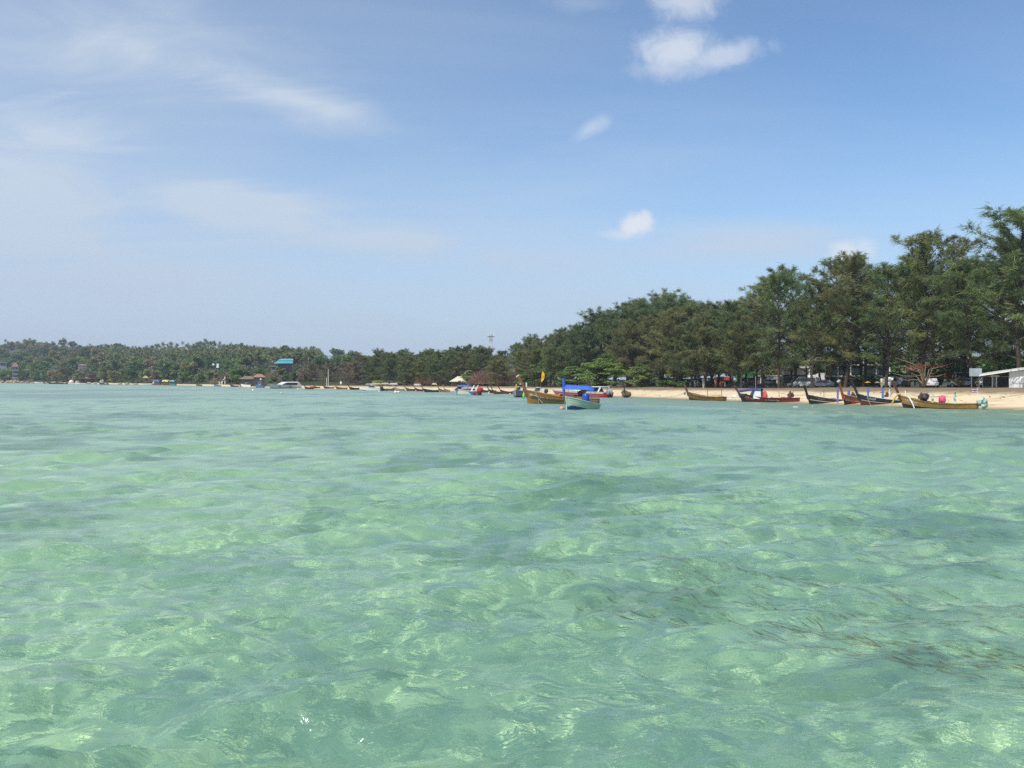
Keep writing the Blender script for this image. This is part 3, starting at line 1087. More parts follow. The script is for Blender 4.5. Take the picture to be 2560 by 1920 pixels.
TWIG = [twig_bush(400 + i) for i in range(3)]
for k, (px, s, py, wpx, lab, col) in enumerate([
    (1215, 24, 922, 90, 'leafless reddish brown thicket right of the thatched pavilion', (0.17, 0.095, 0.075)),
    (1262, 25, 920, 80, 'leafless greyish brown thicket left of the brown longtail prow', (0.155, 0.105, 0.085)),
    (1066, 24, 935, 60, 'thin reddish bare tree behind the beach parasols', (0.16, 0.09, 0.06)),
    (1095, 25, 930, 60, 'dry brown bush left of the thatched pavilion', (0.14, 0.11, 0.075)),
    (560, 14, 938, 70, 'dry brown bushes beside the white stair frame', (0.15, 0.11, 0.08)),
]):
    p = inland(px, s)
    Hh = zat(py, p.y) - p.z
    wid = wpx / F * p.y / 2
    root = empty('bare_bush', lab, 'bush', p, tr.uniform(0, 6))
    for nm, me in (('branches', TWIG[k % 3][0]), ('twig_mass', TWIG[k % 3][1])):
        o = bpy.data.objects.new(nm, me)
        o.scale = (wid / 4, wid / 4, Hh / 4.4)
        o.color = (*col, 1)
        link(o, root)

# almond with red leaves at the right
p = inland(2312, 20.5)
root = empty('red_leaf_tree', 'small spreading tree with bare limbs and red leaves behind the black engine bundle', 'tree', p, 0.4)
rg = NR(77)
mb = MB()
Ps = []
for i in range(16):
    a = rg.uniform(0, 6.28)
    e = rg.uniform(1.5, 6.0)
    h = rg.uniform(1.0, 4.2)
    q = [(0, 0, 0.2), (math.cos(a) * e * .25, math.sin(a) * e * .25, h * .7 + .4), (math.cos(a) * e * .65, math.sin(a) * e * .65, h * .95), (math.cos(a) * e, math.sin(a) * e, h + .3)]
    mb.tube(q, [.09, .06, .04, .02], 4, cap=False)
    if i % 2 == 0:
        Ps.append(np.array(q[2]) + rg.normal(0, 1, (34, 3)) * np.array([.7, .7, .14]))
mb.build('branches', pm('pale_limbs', (0.25, 0.19, 0.13)), root)
P = np.concatenate(Ps)
v, f = leaf_quads(P, rg.uniform(.14, .32, len(P)), rg, .8)
lo = link(bpy.data.objects.new('red_leaves', np_mesh('red_leaves', v, f, M_LEAF, attr=np.full(len(v), .45))), root)
lo.color = (0.16, 0.045, 0.028, 1)

# ------------------------------------------------------------------ forest of the far shore
FAR = [broadleaf(500 + i, 11, 5.6, 24, 70, 0.9, 0.5, 0.16, 0.22) for i in range(7)]
FARROUND = [broadleaf(520 + i, 10, 5.2, 30, 80, 0.8, 0.5, 0.06, 0.22, dome=1.0) for i in range(3)]
PALMS = [palm(540 + i, 9.0 + i * .6, 24 + i % 4, 3.1) for i in range(5)]
fr = random.Random(5)


HIDE = [(676, 742, 913, 140), (30, 46, 926, 24), (197, 216, 917, 55), (523, 552, 918, 74), (596, 664, 955, 30), (0, 12, 913, 62), (677, 690, 921, 62), (546, 566, 950, 18)]


def hides(p, top):
    """would a tree standing at p (top metres high) hide one of the far houses?"""
    px = CX + F * p.x / p.y
    py = HY - (p.z + top - EYE) * F / p.y
    m = 6.0 / p.y * F
    for a, b, low, yadd in HIDE:
        if a - m < px < b + m and p.y < float(YSH((a + b) / 2)) + yadd and py < low:
            return True
    return False


def far_tree(me, loc, sc, sz, col, name, label, cat, group):
    while hides(loc, 11.5 * sz) and sz > 0.22:
        sz *= 0.9
        sc *= 0.93
    o = bpy.data.objects.new(name, me)
    o.location = loc
    o.rotation_euler = (0, 0, fr.uniform(0, 6.28))
    o.scale = (sc, sc, sz)
    o.color = (*col, 1)
    link(o)
    return tag(o, label, cat, group)


def hill_pt(px, v):
    y0 = float(YSH(px)) + 30
    y1 = float(np.interp(px, HPX, RDY))
    Y = y0 + (y1 - y0) * v
    return Vector(((px - CX) / F * Y, Y, float(hill_z(np.array(px), np.array(Y)))))


HCOL = {'green': [(0.078, 0.125, 0.036), (0.088, 0.138, 0.040), (0.062, 0.112, 0.040), (0.108, 0.132, 0.042)],
        'dark': [(0.048, 0.080, 0.036), (0.056, 0.088, 0.038)],
        'dry': [(0.150, 0.126, 0.076), (0.140, 0.128, 0.070), (0.132, 0.106, 0.074)],
        'olive': [(0.120, 0.128, 0.046), (0.132, 0.128, 0.052)]}
HZ = [(60, 'above the tall mauve roofed house'), (130, 'above the small white motorboat'), (230, 'above the far sand bank'), (300, 'above the grey boulder'), (380, 'above the small thatched hut'),
      (450, 'above the yellow roofed boat'), (530, 'above the far sand strip'), (600, 'above the white stair frame'), (665, 'above the brown roofed restaurant'), (760, 'near the turquoise roof'),
      (860, 'above the two pale poles'), (960, 'behind the low white motorboat'), (1100, 'above the grey parasols'), (5000, 'behind the thatched pavilion')]


def hill_label(kind, px, v):
    where = [l for a, l in HZ if px < a][0]
    lev = 'at the hill foot' if v < .18 else 'low on the hill' if v < .4 else 'midway up the hill' if v < .68 else 'high on the hill' if v < .86 else 'on the far ridge'
    return '%s %s, %s' % (kind, lev, where)


HLAB = {'green': ('green broadleaf tree in the far hillside forest', 'green broadleaf trees of the far hillside'),
        'dark': ('dark green broadleaf tree in the far hillside forest', 'dark broadleaf trees of the far hillside'),
        'dry': ('dry brownish tree in the far hillside forest', 'dry brown trees of the far hillside'),
        'olive': ('olive green tree in the far hillside forest', 'olive trees of the far hillside')}
cnt = 0
for vi, v in enumerate([0.04, 0.12, 0.22, 0.33, 0.46, 0.60, 0.76, 0.92]):
    px = -60 + fr.uniform(0, 20)
    while px < 1240:
        y = hill_pt(px, v).y
        step = 9.0 / y * F * fr.uniform(0.75, 1.35)
        palmzone = 300 < px < 820 and v > 0.30
        if palmzone:
            step *= 2.6
        if px > 700 and v < 0.3:
            step *= 1.8
        kind = fr.choices(['green', 'dark', 'dry', 'olive'], [5, 3, 2.0, 2.5])[0]
        if px > 830 and v > 0.5:
            kind = fr.choices(['green', 'dark', 'dry'], [6, 2, 1.2])[0]
        vv = min(1.0, max(0.0, v + fr.uniform(-.06, .06)))
        p = hill_pt(px, vv)
        if px > 640 and p.y - float(YSH(px)) < 110:
            px += step
            continue
        sc = fr.uniform(0.75, 1.3)
        me = fr.choice(FAR + FARROUND)
        far_tree(me, p - Vector((0, 0, .8)), sc, sc * fr.uniform(.8, 1.1), fr.choice(HCOL[kind]), 'hillside_tree', hill_label({'green': 'green tree', 'dark': 'dark green tree', 'dry': 'dry brown tree', 'olive': 'olive tree'}[kind], px, vv), 'tree', HLAB[kind][1])
        cnt += 1
        px += step
# the trees along the far waterline, individually placed: column, inland, top row, width, kind, label
for px, s, py, w, kind, lab in [
    (12, 12, 908, 48, 'green', 'dark green tree at the left edge beside the tall white house'),
    (58, 12, 900, 34, 'green', 'round green tree just right of the tall white house'), (88, 12, 897, 42, 'green', 'biggest round green tree on the left waterline'),
    (112, 11, 912, 30, 'green', 'green tree overhanging the small white motorboat'), (132, 12, 918, 30, 'dry', 'dry pinkish tree above the orange sand bank'),
    (158, 12, 905, 44, 'olive', 'tall olive tree behind the left sand bank'), (196, 11, 920, 36, 'green', 'fresh green tree above the beach hut'),
    (226, 11, 924, 34, 'dry', 'brownish tree above the dark beach restaurant'), (262, 12, 900, 44, 'green', 'tall green tree behind the grey boulder'),
    (285, 11, 920, 40, 'olive', 'olive tree above the white roof sheets'), (332, 11, 912, 52, 'dark', 'dark tree left of the thatched hut'),
    (390, 11, 918, 40, 'dry', 'dry tree behind the yellow roofed boat'), (425, 11, 922, 44, 'dark', 'dark tree right behind the yellow roofed boat'),
    (458, 11, 918, 44, 'green', 'green tree right of the yellow roofed boat'), (500, 12, 922, 40, 'green', 'green tree behind the far sand strip'),
    (575, 14, 908, 66, 'dry', 'wide dry brown tree left of the brown roofed restaurant'), (605, 16, 912, 50, 'dry', 'brown tree crown over the brown roofed restaurant'),
    (675, 16, 918, 40, 'green', 'green tree right of the brown roofed restaurant'), (700, 17, 914, 48, 'dry', 'grey brown tree under the turquoise roof'),
    (778, 26, 880, 62, 'dry', 'tall bare brown tree above the large white speedboat'), (686, 19, 914, 34, 'olive', 'olive tree under the left end of the turquoise roof'), (716, 19, 915, 36, 'green', 'green tree under the middle of the turquoise roof'), (734, 20, 915, 34, 'dark', 'dark tree under the right end of the turquoise roof'), (752, 20, 900, 50, 'dry', 'bare brown tree right of the turquoise roof')]:
    p = inland(px, s)
    Hh = zat(py, p.y) - p.z
    wid = w / F * p.y / 2
    far_tree(FARROUND[int(px) % 3], p, wid / 5.2, Hh / 10, fr.choice(HCOL[kind]), 'shore_tree', lab, 'tree', 'trees along the far waterline')
# coconut palms of the plantation: the individual ones
spots = []
for v in np.linspace(0.24, 1.02, 15):
    px = 262 + fr.uniform(0, 18)
    while px < 800:
        spots.append((px, v + fr.uniform(-.02, .02)))
        px += fr.uniform(8, 15)
for a in range(9):
    spots.append((fr.uniform(0, 120), fr.uniform(.8, 1.0)))
fr.shuffle(spots)
PCOL = [(0.088, 0.115, 0.038), (0.102, 0.120, 0.044), (0.076, 0.105, 0.038), (0.118, 0.124, 0.050)]
for k, (px, v) in enumerate(spots[:285]):
    p = hill_pt(px, v)
    s = fr.uniform(.72, .95)
    far_tree(PALMS[k % 5], p - Vector((0, 0, .5)), s, s * fr.uniform(.9, 1.12), fr.choice(PCOL), 'coconut_palm', hill_label('coconut palm', px, v), 'palm', 'coconut palms of the far hillside plantation')
for px, s, h, lab in [(402, 9, 936, 'young coconut palm behind the yellow roofed boat'), (432, 10, 925, 'coconut palm over the dry scrub behind the sand strip'),
                      (545, 12, 905, 'tall thin coconut palm above the brown roofed restaurant'), (478, 10, 940, 'short coconut palm above the far sand strip'), (572, 11, 930, 'low coconut palm left of the brown restaurant')]:
    p = inland(px, s)
    sc = (zat(h, p.y) - p.z) / 11.5
    far_tree(PALMS[int(px) % 5], p, max(.6, sc), sc, PCOL[1], 'coconut_palm', lab, 'palm', 'palms by the far beach')
# the rest of the plantation, and the low scrub between the trees, as masses
vs, fs, T = [], [], []
base = 0
pv = []
for me in PALMS[:3]:
    co = np.empty(len(me.vertices) * 3, np.float32)
    me.vertices.foreach_get('co', co)
    pv.append((co.reshape(-1, 3), np.array([list(pl.vertices) for pl in me.polygons]), np.array([pl.material_index for pl in me.polygons]),
               np.array([d.value for d in me.attributes['tone'].data])))
mis = []
for k, (px, v) in enumerate(spots[285:]):
    c, f, mi, t = pv[k % 3]
    p = hill_pt(px, v)
    a = fr.uniform(0, 6.28)
    if hides(p, 12):
        continue
    s = fr.uniform(.72, .95)
    rot = np.array([[math.cos(a), -math.sin(a), 0], [math.sin(a), math.cos(a), 0], [0, 0, 1]])
    vs.append(c @ rot.T * s + np.array(p))
    fs.append(f + base)
    mis.append(mi)
    T.append(np.clip(t + fr.uniform(-.15, .15), 0, 1))
    base += len(c)
if vs:
    o = link(bpy.data.objects.new('palm_plantation', np_mesh('palm_plantation', np.concatenate(vs), np.concatenate(fs), [M_BARK, M_LEAF], attr=np.concatenate(T), midx=np.concatenate(mis))))
    o.color = (0.072, 0.088, 0.036, 1)
    tag(o, kind='stuff')
rg = NR(9)
n = 42000
px = rg.uniform(-100, 1350, n)
v = rg.uniform(0.0, 1.15, n)
y0 = YSH(px) + 30
y1 = np.interp(px, HPX, RDY)
Y = y0 + (y1 - y0) * v
Z = hill_z(px, Y) + rg.uniform(0.2, 3.6, n)
keep_ = (px < 640) | (Y - YSH(px) > 120)
px, Y, Z = px[keep_], Y[keep_], Z[keep_]
n = len(px)
P = np.c_[(px - CX) / F * Y, Y, Z]
v_, f_ = leaf_quads(P, rg.uniform(0.5, 1.35, n), rg, .2)
tone = np.clip(0.4 + 0.25 * np.sin(px * .05 + Y * .03) + rg.normal(0, .12, n), 0, 1)
o = link(bpy.data.objects.new('hillside_undergrowth', np_mesh('hillside_undergrowth', v_, f_, M_LEAF, attr=np.repeat(tone, 4))))
o.color = (0.060, 0.078, 0.034, 1)
tag(o, kind='stuff')
# scrub along the whole foot of the belt and of the far shore
n = 9000
j = rg.randint(0, len(SH) - 1, n)
fracs = rg.rand(n)
S0 = rg.uniform(0, 1, n)
Pb = SH[j] + (SH[j + 1] - SH[j]) * fracs[:, None]
pxx = CX + F * Pb[:, 0] / np.maximum(Pb[:, 1], 1)
sofs = np.where(pxx < 640, 10 + 25 * S0, 44 + 26 * S0)
Pb = Pb + SN[j] * sofs[:, None]
ok = (Pb[:, 1] > 90) & (pxx > -300) & (pxx < 2900)
Pb, sofs, jj, S0 = Pb[ok], sofs[ok], j[ok], S0[ok]
zz = land_z(sofs, PLAT[jj]) + rg.uniform(0, 1.6, len(Pb))
v_, f_ = leaf_quads(np.c_[Pb, zz], rg.uniform(.4, 1.3, len(Pb)), rg, .2)
o = link(bpy.data.objects.new('undergrowth', np_mesh('undergrowth', v_, f_, M_LEAF, attr=np.repeat(np.clip(rg.normal(.45, .2, len(Pb)), 0, 1), 4))))
o.color = (0.060, 0.075, 0.034, 1)
tag(o, kind='stuff')

# green trees inland, seen between the casuarina trunks
for k in range(46):
    px = 1330 + (2680 - 1330) * (k + tr.random()) / 46
    p = inland(px, tr.uniform(82, 130))
    Hh = zat(tr.uniform(868, 905), p.y) - p.z
    sc = max(4.5, Hh) / 11
    o = far_tree(tr.choice(FAR), p, sc * 1.25, sc, tr.choice(HCOL['green'] + HCOL['olive']), 'inland_tree', 'green tree inland, seen between casuarina trunks %s' % [l for a, l in ZONES if px >= a][0], 'tree', 'inland trees behind the casuarinas')

# ------------------------------------------------------------------ boats
white = pm('white_paint', (0.80, 0.80, 0.78), (0.68, 0.68, 0.66), 4, 0.35)
dark_paint = pm('dark_paint', (0.022, 0.026, 0.032), (0.045, 0.045, 0.045), 5, 0.45)
black = pm('black_rubber', (0.018, 0.018, 0.02), (0.03, 0.03, 0.03), 4, 0.6)
steel = pm('grey_metal', (0.30, 0.31, 0.32), (0.2, 0.2, 0.2), 6, 0.4, metal=0.6)
rust = pm('rusty_iron', (0.16, 0.07, 0.04), (0.06, 0.035, 0.03), 9, 0.8)
rope_m = pm('rope', (0.42, 0.36, 0.26), (0.3, 0.25, 0.18), 20, 0.9)
blue_cloth = pm('blue_cloth', (0.035, 0.13, 0.55), (0.03, 0.10, 0.42), 3, 0.75, 0.02)
glass_dark = pm('dark_glass', (0.03, 0.04, 0.055), (0.05, 0.06, 0.08), 1, 0.1, spec=0.6)
inside_m = pm('boat_inside', (0.30, 0.20, 0.10), (0.18, 0.12, 0.065), 4, 0.7, stretch=(1, 6, 1))


def wood(name, c):
    return pm(name, c, tuple(x * 0.55 for x in c), 2.5, 0.5, 0.004, stretch=(0.6, 5, 5), detail=6)


class Hull:
    """long slender hull: x forward, z up, z=0 at the water line"""
    def __init__(self, L, B, fb=0.5, bow=0.75, stern=0.12, draft=0.3, rake=0.7, flare=0.62, pw=3.2, tr=0.55):
        self.L, self.B, self.fb, self.bow, self.stern, self.draft, self.rake, self.flare, self.pw, self.tr = L, B, fb, bow, stern, draft, rake, flare, pw, tr

    def sheer(self, u):
        return self.fb + self.bow * u ** self.pw + self.stern * (1 - u) ** 3

    def half(self, u):
        b = math.sin(PI * min(1.0, 0.5 + 0.5 * max(0, (u - 0.45) / 0.55))) if u > 0.45 else self.tr + (1 - self.tr) * math.sin(PI / 2 * u / 0.45)
        return max(0.035, self.B / 2 * (b ** 0.8 if u > 0.45 else b))

    def keel(self, u):
        return -self.draft * (1 - 0.75 * max(0, (u - 0.6) / 0.4) ** 2)

    def xs(self, u, q):
        return -self.L / 2 + self.L * u + self.rake * q * u ** 6

    def pt(self, u, q, side=1, off=0.0):
        """q 0 at the keel, 1 at the sheer"""
        zk, zs = self.keel(u), self.sheer(u)
        z = zk + (zs - zk) * q
        y = self.half(u) * (self.flare * min(1, q / 0.35) ** 0.6 + (1 - self.flare) * q)
        return Vector((self.xs(u, q), side * (y + off), z))

    def u_at(self, X, z):
        u = min(1, max(0, (X + self.L / 2) / self.L))
        for _ in range(6):
            q = min(1, max(0, self.q_at(u, z)))
            u = min(1, max(0, u - (self.xs(u, q) - X) / (self.L + 6 * self.rake * q * u ** 5)))
        return u

    def q_at(self, u, z):
        zk, zs = self.keel(u), self.sheer(u)
        return (z - zk) / (zs - zk)

    def skin(self, mb, q0, q1, nq=4, nu=22, side=1, off=0.0, mi=0, u0=0.0, u1=1.0):
        rings = []
        for i in range(nu + 1):
            u = u0 + (u1 - u0) * i / nu
            rings.append([self.pt(u, q0 + (q1 - q0) * k / nq, side, off) for k in range(nq + 1)])
        if side < 0:
            rings = [r[::-1] for r in rings]
        mb.loft(rings, mi)


def letters_on(hull, text, x0, zc, size, m, parent, side, slant=0.0, name='lettering', font=True):
    """flat print: the glyph outlines are wrapped on the hull side"""
    cu = bpy.data.curves.new(name, 'FONT')
    cu.body = text
    cu.size = 1.0
    cu.resolution_u = 2
    tmp = bpy.data.objects.new(name, cu)
    C.objects.link(tmp)
    dg = bpy.context.evaluated_depsgraph_get()
    me = bpy.data.meshes.new_from_object(tmp.evaluated_get(dg))
    bpy.data.objects.remove(tmp)
    if not len(me.vertices):
        return None
    xs = [v.co.x for v in me.vertices]
    for v in me.vertices:
        # read from bow to stern on the near side of a boat that points left
        X = x0 - (v.co.x + slant * v.co.y) * size * (1 if side > 0 else -1)
        Z = zc + v.co.y * size
        u = min(1, max(0, (X + hull.L / 2) / hull.L))
        z = Z + (hull.sheer(u) - hull.fb) * 0.8
        u = hull.u_at(X, z)
        q = min(0.97, max(0.05, hull.q_at(u, z)))
        p = hull.pt(u, q, side, 0.03)
        v.co = (X, p.y, p.z)
    me.materials.clear()
    me.materials.append(m)
    o = bpy.data.objects.new(name, me)
    return link(o, parent)


def strokes_on(hull, x0, x1, z, h, m, parent, side, seed, name='lettering', sp=0.2):
    """lettering too small to read: loose brush strokes, as they look from here"""
    rg = random.Random(seed)
    mb = MB()
    x = x0
    st = -1 if x1 < x0 else 1
    while (x - x1) * st < 0:
        if rg.random() < 0.84:
            for _ in range(2):
                xa = x + rg.uniform(0, .05) * st
                xb = xa + st * rg.uniform(.03, .13)
                za = z + rg.uniform(0, h * .5)
                zb = za + rg.choice([h * .5, h * .7, h * .1])
                vs = []
                for X, Z in ((xa, za), (xa + .05 * st, za), (xb + .05 * st, zb), (xb, zb)):
                    u = min(1, max(0, (X + hull.L / 2) / hull.L))
                    Z2 = Z + (hull.sheer(u) - hull.fb) * 0.8
                    u = hull.u_at(X, Z2)
                    q = min(0.96, max(.05, hull.q_at(u, Z2)))
                    p = hull.pt(u, q, side, 0.03)
                    vs.append((X, p.y, p.z))
                mb.add(vs, [(0, 1, 2, 3)])
        x += sp * st * rg.uniform(.8, 1.3)
    return mb.build(name, m, parent)


def drape(pts, w0, w1, seed=0):
    """a strip of hanging cloth along pts"""
    mb = MB()
    rg = random.Random(seed)
    for dy in (-.02, .02):
        rings = []
        for i, p in enumerate(pts):
            w = w0 + (w1 - w0) * i / (len(pts) - 1)
            p = Vector(p)
            rings.append([p + Vector((-w / 2, dy, 0)), p + Vector((0, dy + rg.uniform(-.03, .03), 0)), p + Vector((w / 2, dy, 0))])
        mb.loft(rings)
    return mb


def bundle(c, r, seed, sq=(1, 1, 1.1), jit=.16):
    mb = MB()
    mb.ball(c, r, 16, 10, 0, sq, jit, random.Random(seed))
    return mb


def wrapped_pole(x, y, z0, z1, r=0.075, cloth=(0.35, 1.0), rw=0.12, taper=1.0):
    """bare pole plus the rolled cloth round its upper part, two meshes"""
    a = MB().tube([(x, y, z0), (x, y, z1)], r * .5, 6)
    b = MB()
    n = 9
    zz = [z0 + (z1 - z0) * (cloth[0] + (cloth[1] - cloth[0]) * i / n) for i in range(n + 1)]
    b.tube([(x + .015 * math.sin(i * 2.1), y + .015 * math.cos(i * 1.7), z) for i, z in enumerate(zz)], [rw * (1 + .12 * math.sin(i * 2.3)) * (1 - (1 - taper) * i / n) for i in range(n + 1)], 8)
    return a, b


def long_engine(parent, h, u=0.14, tail=3.2, bundle_m=None, body=None, dirn=-1):
    """car engine on a swivel with its long propeller shaft"""
    e = MB()
    x = h.xs(u, 1)
    z = h.sheer(u) + .18
    e.box(x - .38, x + .38, -.22, .22, z, z + .42).box(x - .26, x + .3, -.13, .13, z + .42, z + .62).box(x + .38, x + .46, -.2, .2, z + .02, z + .45)
    e.tube([(x - .1, .24, z + .35), (x - .1, .42, z + .4), (x - .5, .45, z + .75)], .05, 6).ball((x + .1, 0, z + .72), .15, 8, 5)
    en = e.build('engine', body or rust, parent)
    MB().tube([(x, 0, z - .3), (x, 0, z)], .06, 6).box(x - .3, x + .3, -.03, .03, z - .08, z).build('engine_mount', steel, en)
    s = MB().tube([(x - .3, 0, z + .25), (x - .3 - tail * .9, 0.1, z + .3)], .035, 6)
    s.build('propeller_shaft', rust, en)
    MB().tube([(x + .45, 0, z + .3), (x + 1.5, .05, z + .55)], .022, 5).build('tiller', steel, en)
    return en, (x, z)


def longtail(label, bow_px, bow_py, stern_px, stern_py, hull_m, rail_m=None, bottom_m=None, post_m=None, group=None, B=1.7, fb=0.5, bow=0.72, post=1.75, lean=0.85, cap_m=None,
             inside=None, stern=0.12, seed=0, engine=True, thwarts=4, rake=0.55, post_w=(.12, .09), post_t=.8, detail=True, name='longtail_boat', band=None, Lmax=None, pw=3.2, roll=0.0):
    """bow and stern are where the hull meets the water, in photograph pixels"""
    a, b = sea(bow_px, bow_py), sea(stern_px, stern_py)
    L = (a - b).length
    c = (a + b) / 2
    rz = math.atan2(a.y - b.y, a.x - b.x)
    root = empty(name, label, 'boat', c, rz, group, rx=roll)
    h = Hull(L, B, fb, bow, stern, 0.32, rake, pw=pw)
    mb = MB()
    qs = .42
    for s in (1, -1):
        h.skin(mb, 0, qs, 2, 22, s, 0, 0)
        h.skin(mb, qs, 1, 3, 22, s, 0, 1)
    # transom
    ring = [h.pt(0, k / 5, 1) for k in range(6)] + [h.pt(0, k / 5, -1) for k in range(5, -1, -1)]
    mb.add(ring, [tuple(range(len(ring)))], 1)
    hull = mb.build('hull', [bottom_m or hull_m, hull_m], root)
    ins = MB()
    for s in (1, -1):
        h.skin(ins, .45, .985, 2, 18, -s, -.05, 0, 0.01, .97)
    rr = []
    for i in range(19):
        u = .01 + .96 * i / 18
        rr.append([h.pt(u, .45, 1, -.06), h.pt(u, .45, -1, -.06)])
    ins.loft(rr)
    ins.build('hull_lining', inside or inside_m, root)
    for s in (1, -1):
        r = MB()
        r.tube([h.pt(i / 20, 1, s, .012) + Vector((0, 0, .01)) for i in range(21)], .045, 5)
        r.build('gunwale', rail_m or hull_m, root)
        if band is not None:
            bd = MB()
            h.skin(bd, .50, .57, 1, 20, s, .008, 0, .02, .98)
            bd.build('hull_stripe', band, root)
    # stem post
    p0 = h.pt(1, .55)
    p0.y = 0
    z1 = h.sheer(1)
    x1 = h.xs(1, 1)
    pts = [p0 + Vector((-.05, 0, 0)), Vector((x1 - .02, 0, z1)), Vector((x1 + lean * .30, 0, z1 + post * .38)), Vector((x1 + lean * .66, 0, z1 + post * .72)), Vector((x1 + lean, 0, z1 + post))]
    pm_ = MB()
    rings = []
    for i, p in enumerate(pts):
        w = post_w[0] + (post_w[1] - post_w[0]) * i / 4
        d = (pts[min(i + 1, 4)] - pts[max(i - 1, 0)]).normalized()
        nx = Vector((d.z, 0, -d.x))
        t = (.16 if i < 2 else .15 + .03 * (i - 2)) * post_t
        rings.append([p + nx * t + Vector((0, w, 0)), p - nx * t + Vector((0, w, 0)), p - nx * t - Vector((0, w, 0)), p + nx * t - Vector((0, w, 0))])
    pm_.loft(rings, 0, True, False)
    pm_.add(rings[-1], [(0, 1, 2, 3)])
    po = pm_.build('stem_post', post_m or hull_m, root, bev=.02)
    if cap_m is not None:
        d = (pts[4] - pts[3]).normalized()
        q = pts[4] + d * .07
        nx = Vector((d.z, 0, -d.x))
        cp = MB()
        e = [[q + nx * s1 * .24 + Vector((0, s2 * .14, 0)) + d * k for s1, s2 in ((1, 1), (-1, 1), (-1, -1), (1, -1))] for k in (-.08, .10)]
        cp.loft(e, 0, True, False).add(e[0], [(3, 2, 1, 0)]).add(e[1], [(0, 1, 2, 3)])
        cp.build('post_cap', cap_m, po, bev=.02)
    if detail:
        for k in range(thwarts):
            u = .22 + .55 * k / max(1, thwarts - 1)
            w = h.half(u) * .92
            x = h.xs(u, 1)
            z = h.sheer(u) - .14
            MB().box(x - .13, x + .13, -w, w, z, z + .05).build('thwart', inside or inside_m, root)
        dk = MB()
        rr = []
        for i in range(6):
            u = .80 + .19 * i / 5
            rr.append([h.pt(u, .9, 1, -.03), h.pt(u, .9, -1, -.03)])
        dk.loft(rr, 0, False, False)
        dk.build('fore_deck', inside or inside_m, root)
    if engine:
        long_engine(root, h)
    return root, h, dict(x1=x1, z1=z1, top=pts[4], pts=pts)


def poles(root, specs, bare=None):
    for x, y, z0, z1, m, rw, c0 in specs:
        a, b = wrapped_pole(x, y, z0, z1, rw=rw, cloth=(c0, 1.0))
        po = a.build('canopy_pole', bare or steel, root)
        b.build('rolled_cloth', m, po)


def lx(h, px, root):
    """local x on a boat whose centre line is seen at photograph column px"""
    M = Matrix.Rotation(root.rotation_euler.z, 4, 'Z')
    best, bp = None, 1e9
    for i in range(161):
        x = -h.L * .75 + h.L * 1.5 * i / 160
        w = root.location + M @ Vector((x, 0, 0))
        q = abs(CX + F * w.x / w.y - px)
        if q < bp:
            best, bp = x, q
    return best


def lz(root, x, py):
    M = Matrix.Rotation(root.rotation_euler.z, 4, 'Z')
    w = root.location + M @ Vector((x, 0, 0))
    return zat(py, w.y)


letter_white = pm('white_lettering', (0.78, 0.78, 0.74), (0.6, 0.6, 0.56), 6, 0.6)
letter_grey = pm('worn_lettering', (0.55, 0.52, 0.44), (0.36, 0.33, 0.26), 12, 0.7)
GR = 'longtail boats moored along the right beach'

# ---- yellow longtail at the far right (A)
yel = wood('yellow_brown_planks', (0.35, 0.205, 0.06))
dkw = wood('dark_bottom', (0.035, 0.032, 0.03))
rA, hA, iA = longtail('yellow brown longtail boat nearest the right beach end, with a pink engine bundle', 2259, 1019.5, 2444, 1023.5, yel, yel, dkw, wood('maroon_post', (0.10, 0.025, 0.022)), GR, B=1.75, fb=.52, bow=.95, post=1.75, lean=.80, engine=False)


def near_side(root):
    """which side of the hull faces the camera"""
    M = Matrix.Rotation(root.rotation_euler.z, 4, 'Z')
    return 1 if (M @ Vector((0, 1, 0))).dot(Vector((0, 0, 0)) - root.location) > 0 else -1


nA = near_side(rA)
strokes_on(hA, lx(hA, 2264, rA), lx(hA, 2297, rA), .12, .26, letter_white, rA, nA, 3)
pink = pm('pink_tarp', (0.72, 0.10, 0.20), (0.52, 0.06, 0.13), 5, 0.6, 0.03)
gw = pm('green_white_cloth', (0.55, 0.66, 0.58), (0.06, 0.20, 0.14), 2.6, 0.8, 0.02, detail=1)
blk = pm('black_tarp', (0.022, 0.02, 0.03), (0.05, 0.035, 0.05), 4, 0.5, 0.03)
x = lx(hA, 2356, rA)
z = lz(rA, x, 1010)
mt = MB().box(x - .35, x + .35, -.18, .18, hA.fb - .25, z).build('engine_mount', steel, rA)
en = bundle((x, 0, z + .45), .42, 4, (.95, .9, 1.25)).build('wrapped_engine', pink, rA)
en['label'] = 'engine wrapped in pink cloth'
xe = lx(hA, 2450, rA)
MB().tube([(x - .3, 0, z - .02), ((x + xe) / 2, 0, z + .0), (xe + .2, 0, z + .02)], [.04, .045, .06], 6).build('propeller_shaft', pm('maroon_steel', (0.09, 0.03, 0.025), (0.05, 0.02, 0.02), 5), en)
bun = MB()
rg_ = random.Random(8)
for k in range(9):
    bun.ball((xe - .25 + rg_.uniform(-.35, .35), rg_.uniform(-.3, .3), z + .12 + rg_.uniform(-.3, .42)), .26, 9, 6, 0, (1, 1, 1.2), .3, rg_)
bun.build('wrapped_propeller', gw, rA)
x = lx(hA, 2313, rA)
z = lz(rA, x, 1002)
MB().ball((x, .1, z + .38), .42, 12, 8, 0, (1.1, .9, 1.1), .22, random.Random(5)).ball((x + .35, .1, z + .05), .22, 8, 5, 0, (1.2, 1, .8), .2, random.Random(6)).build('black_bundle', blk, rA)
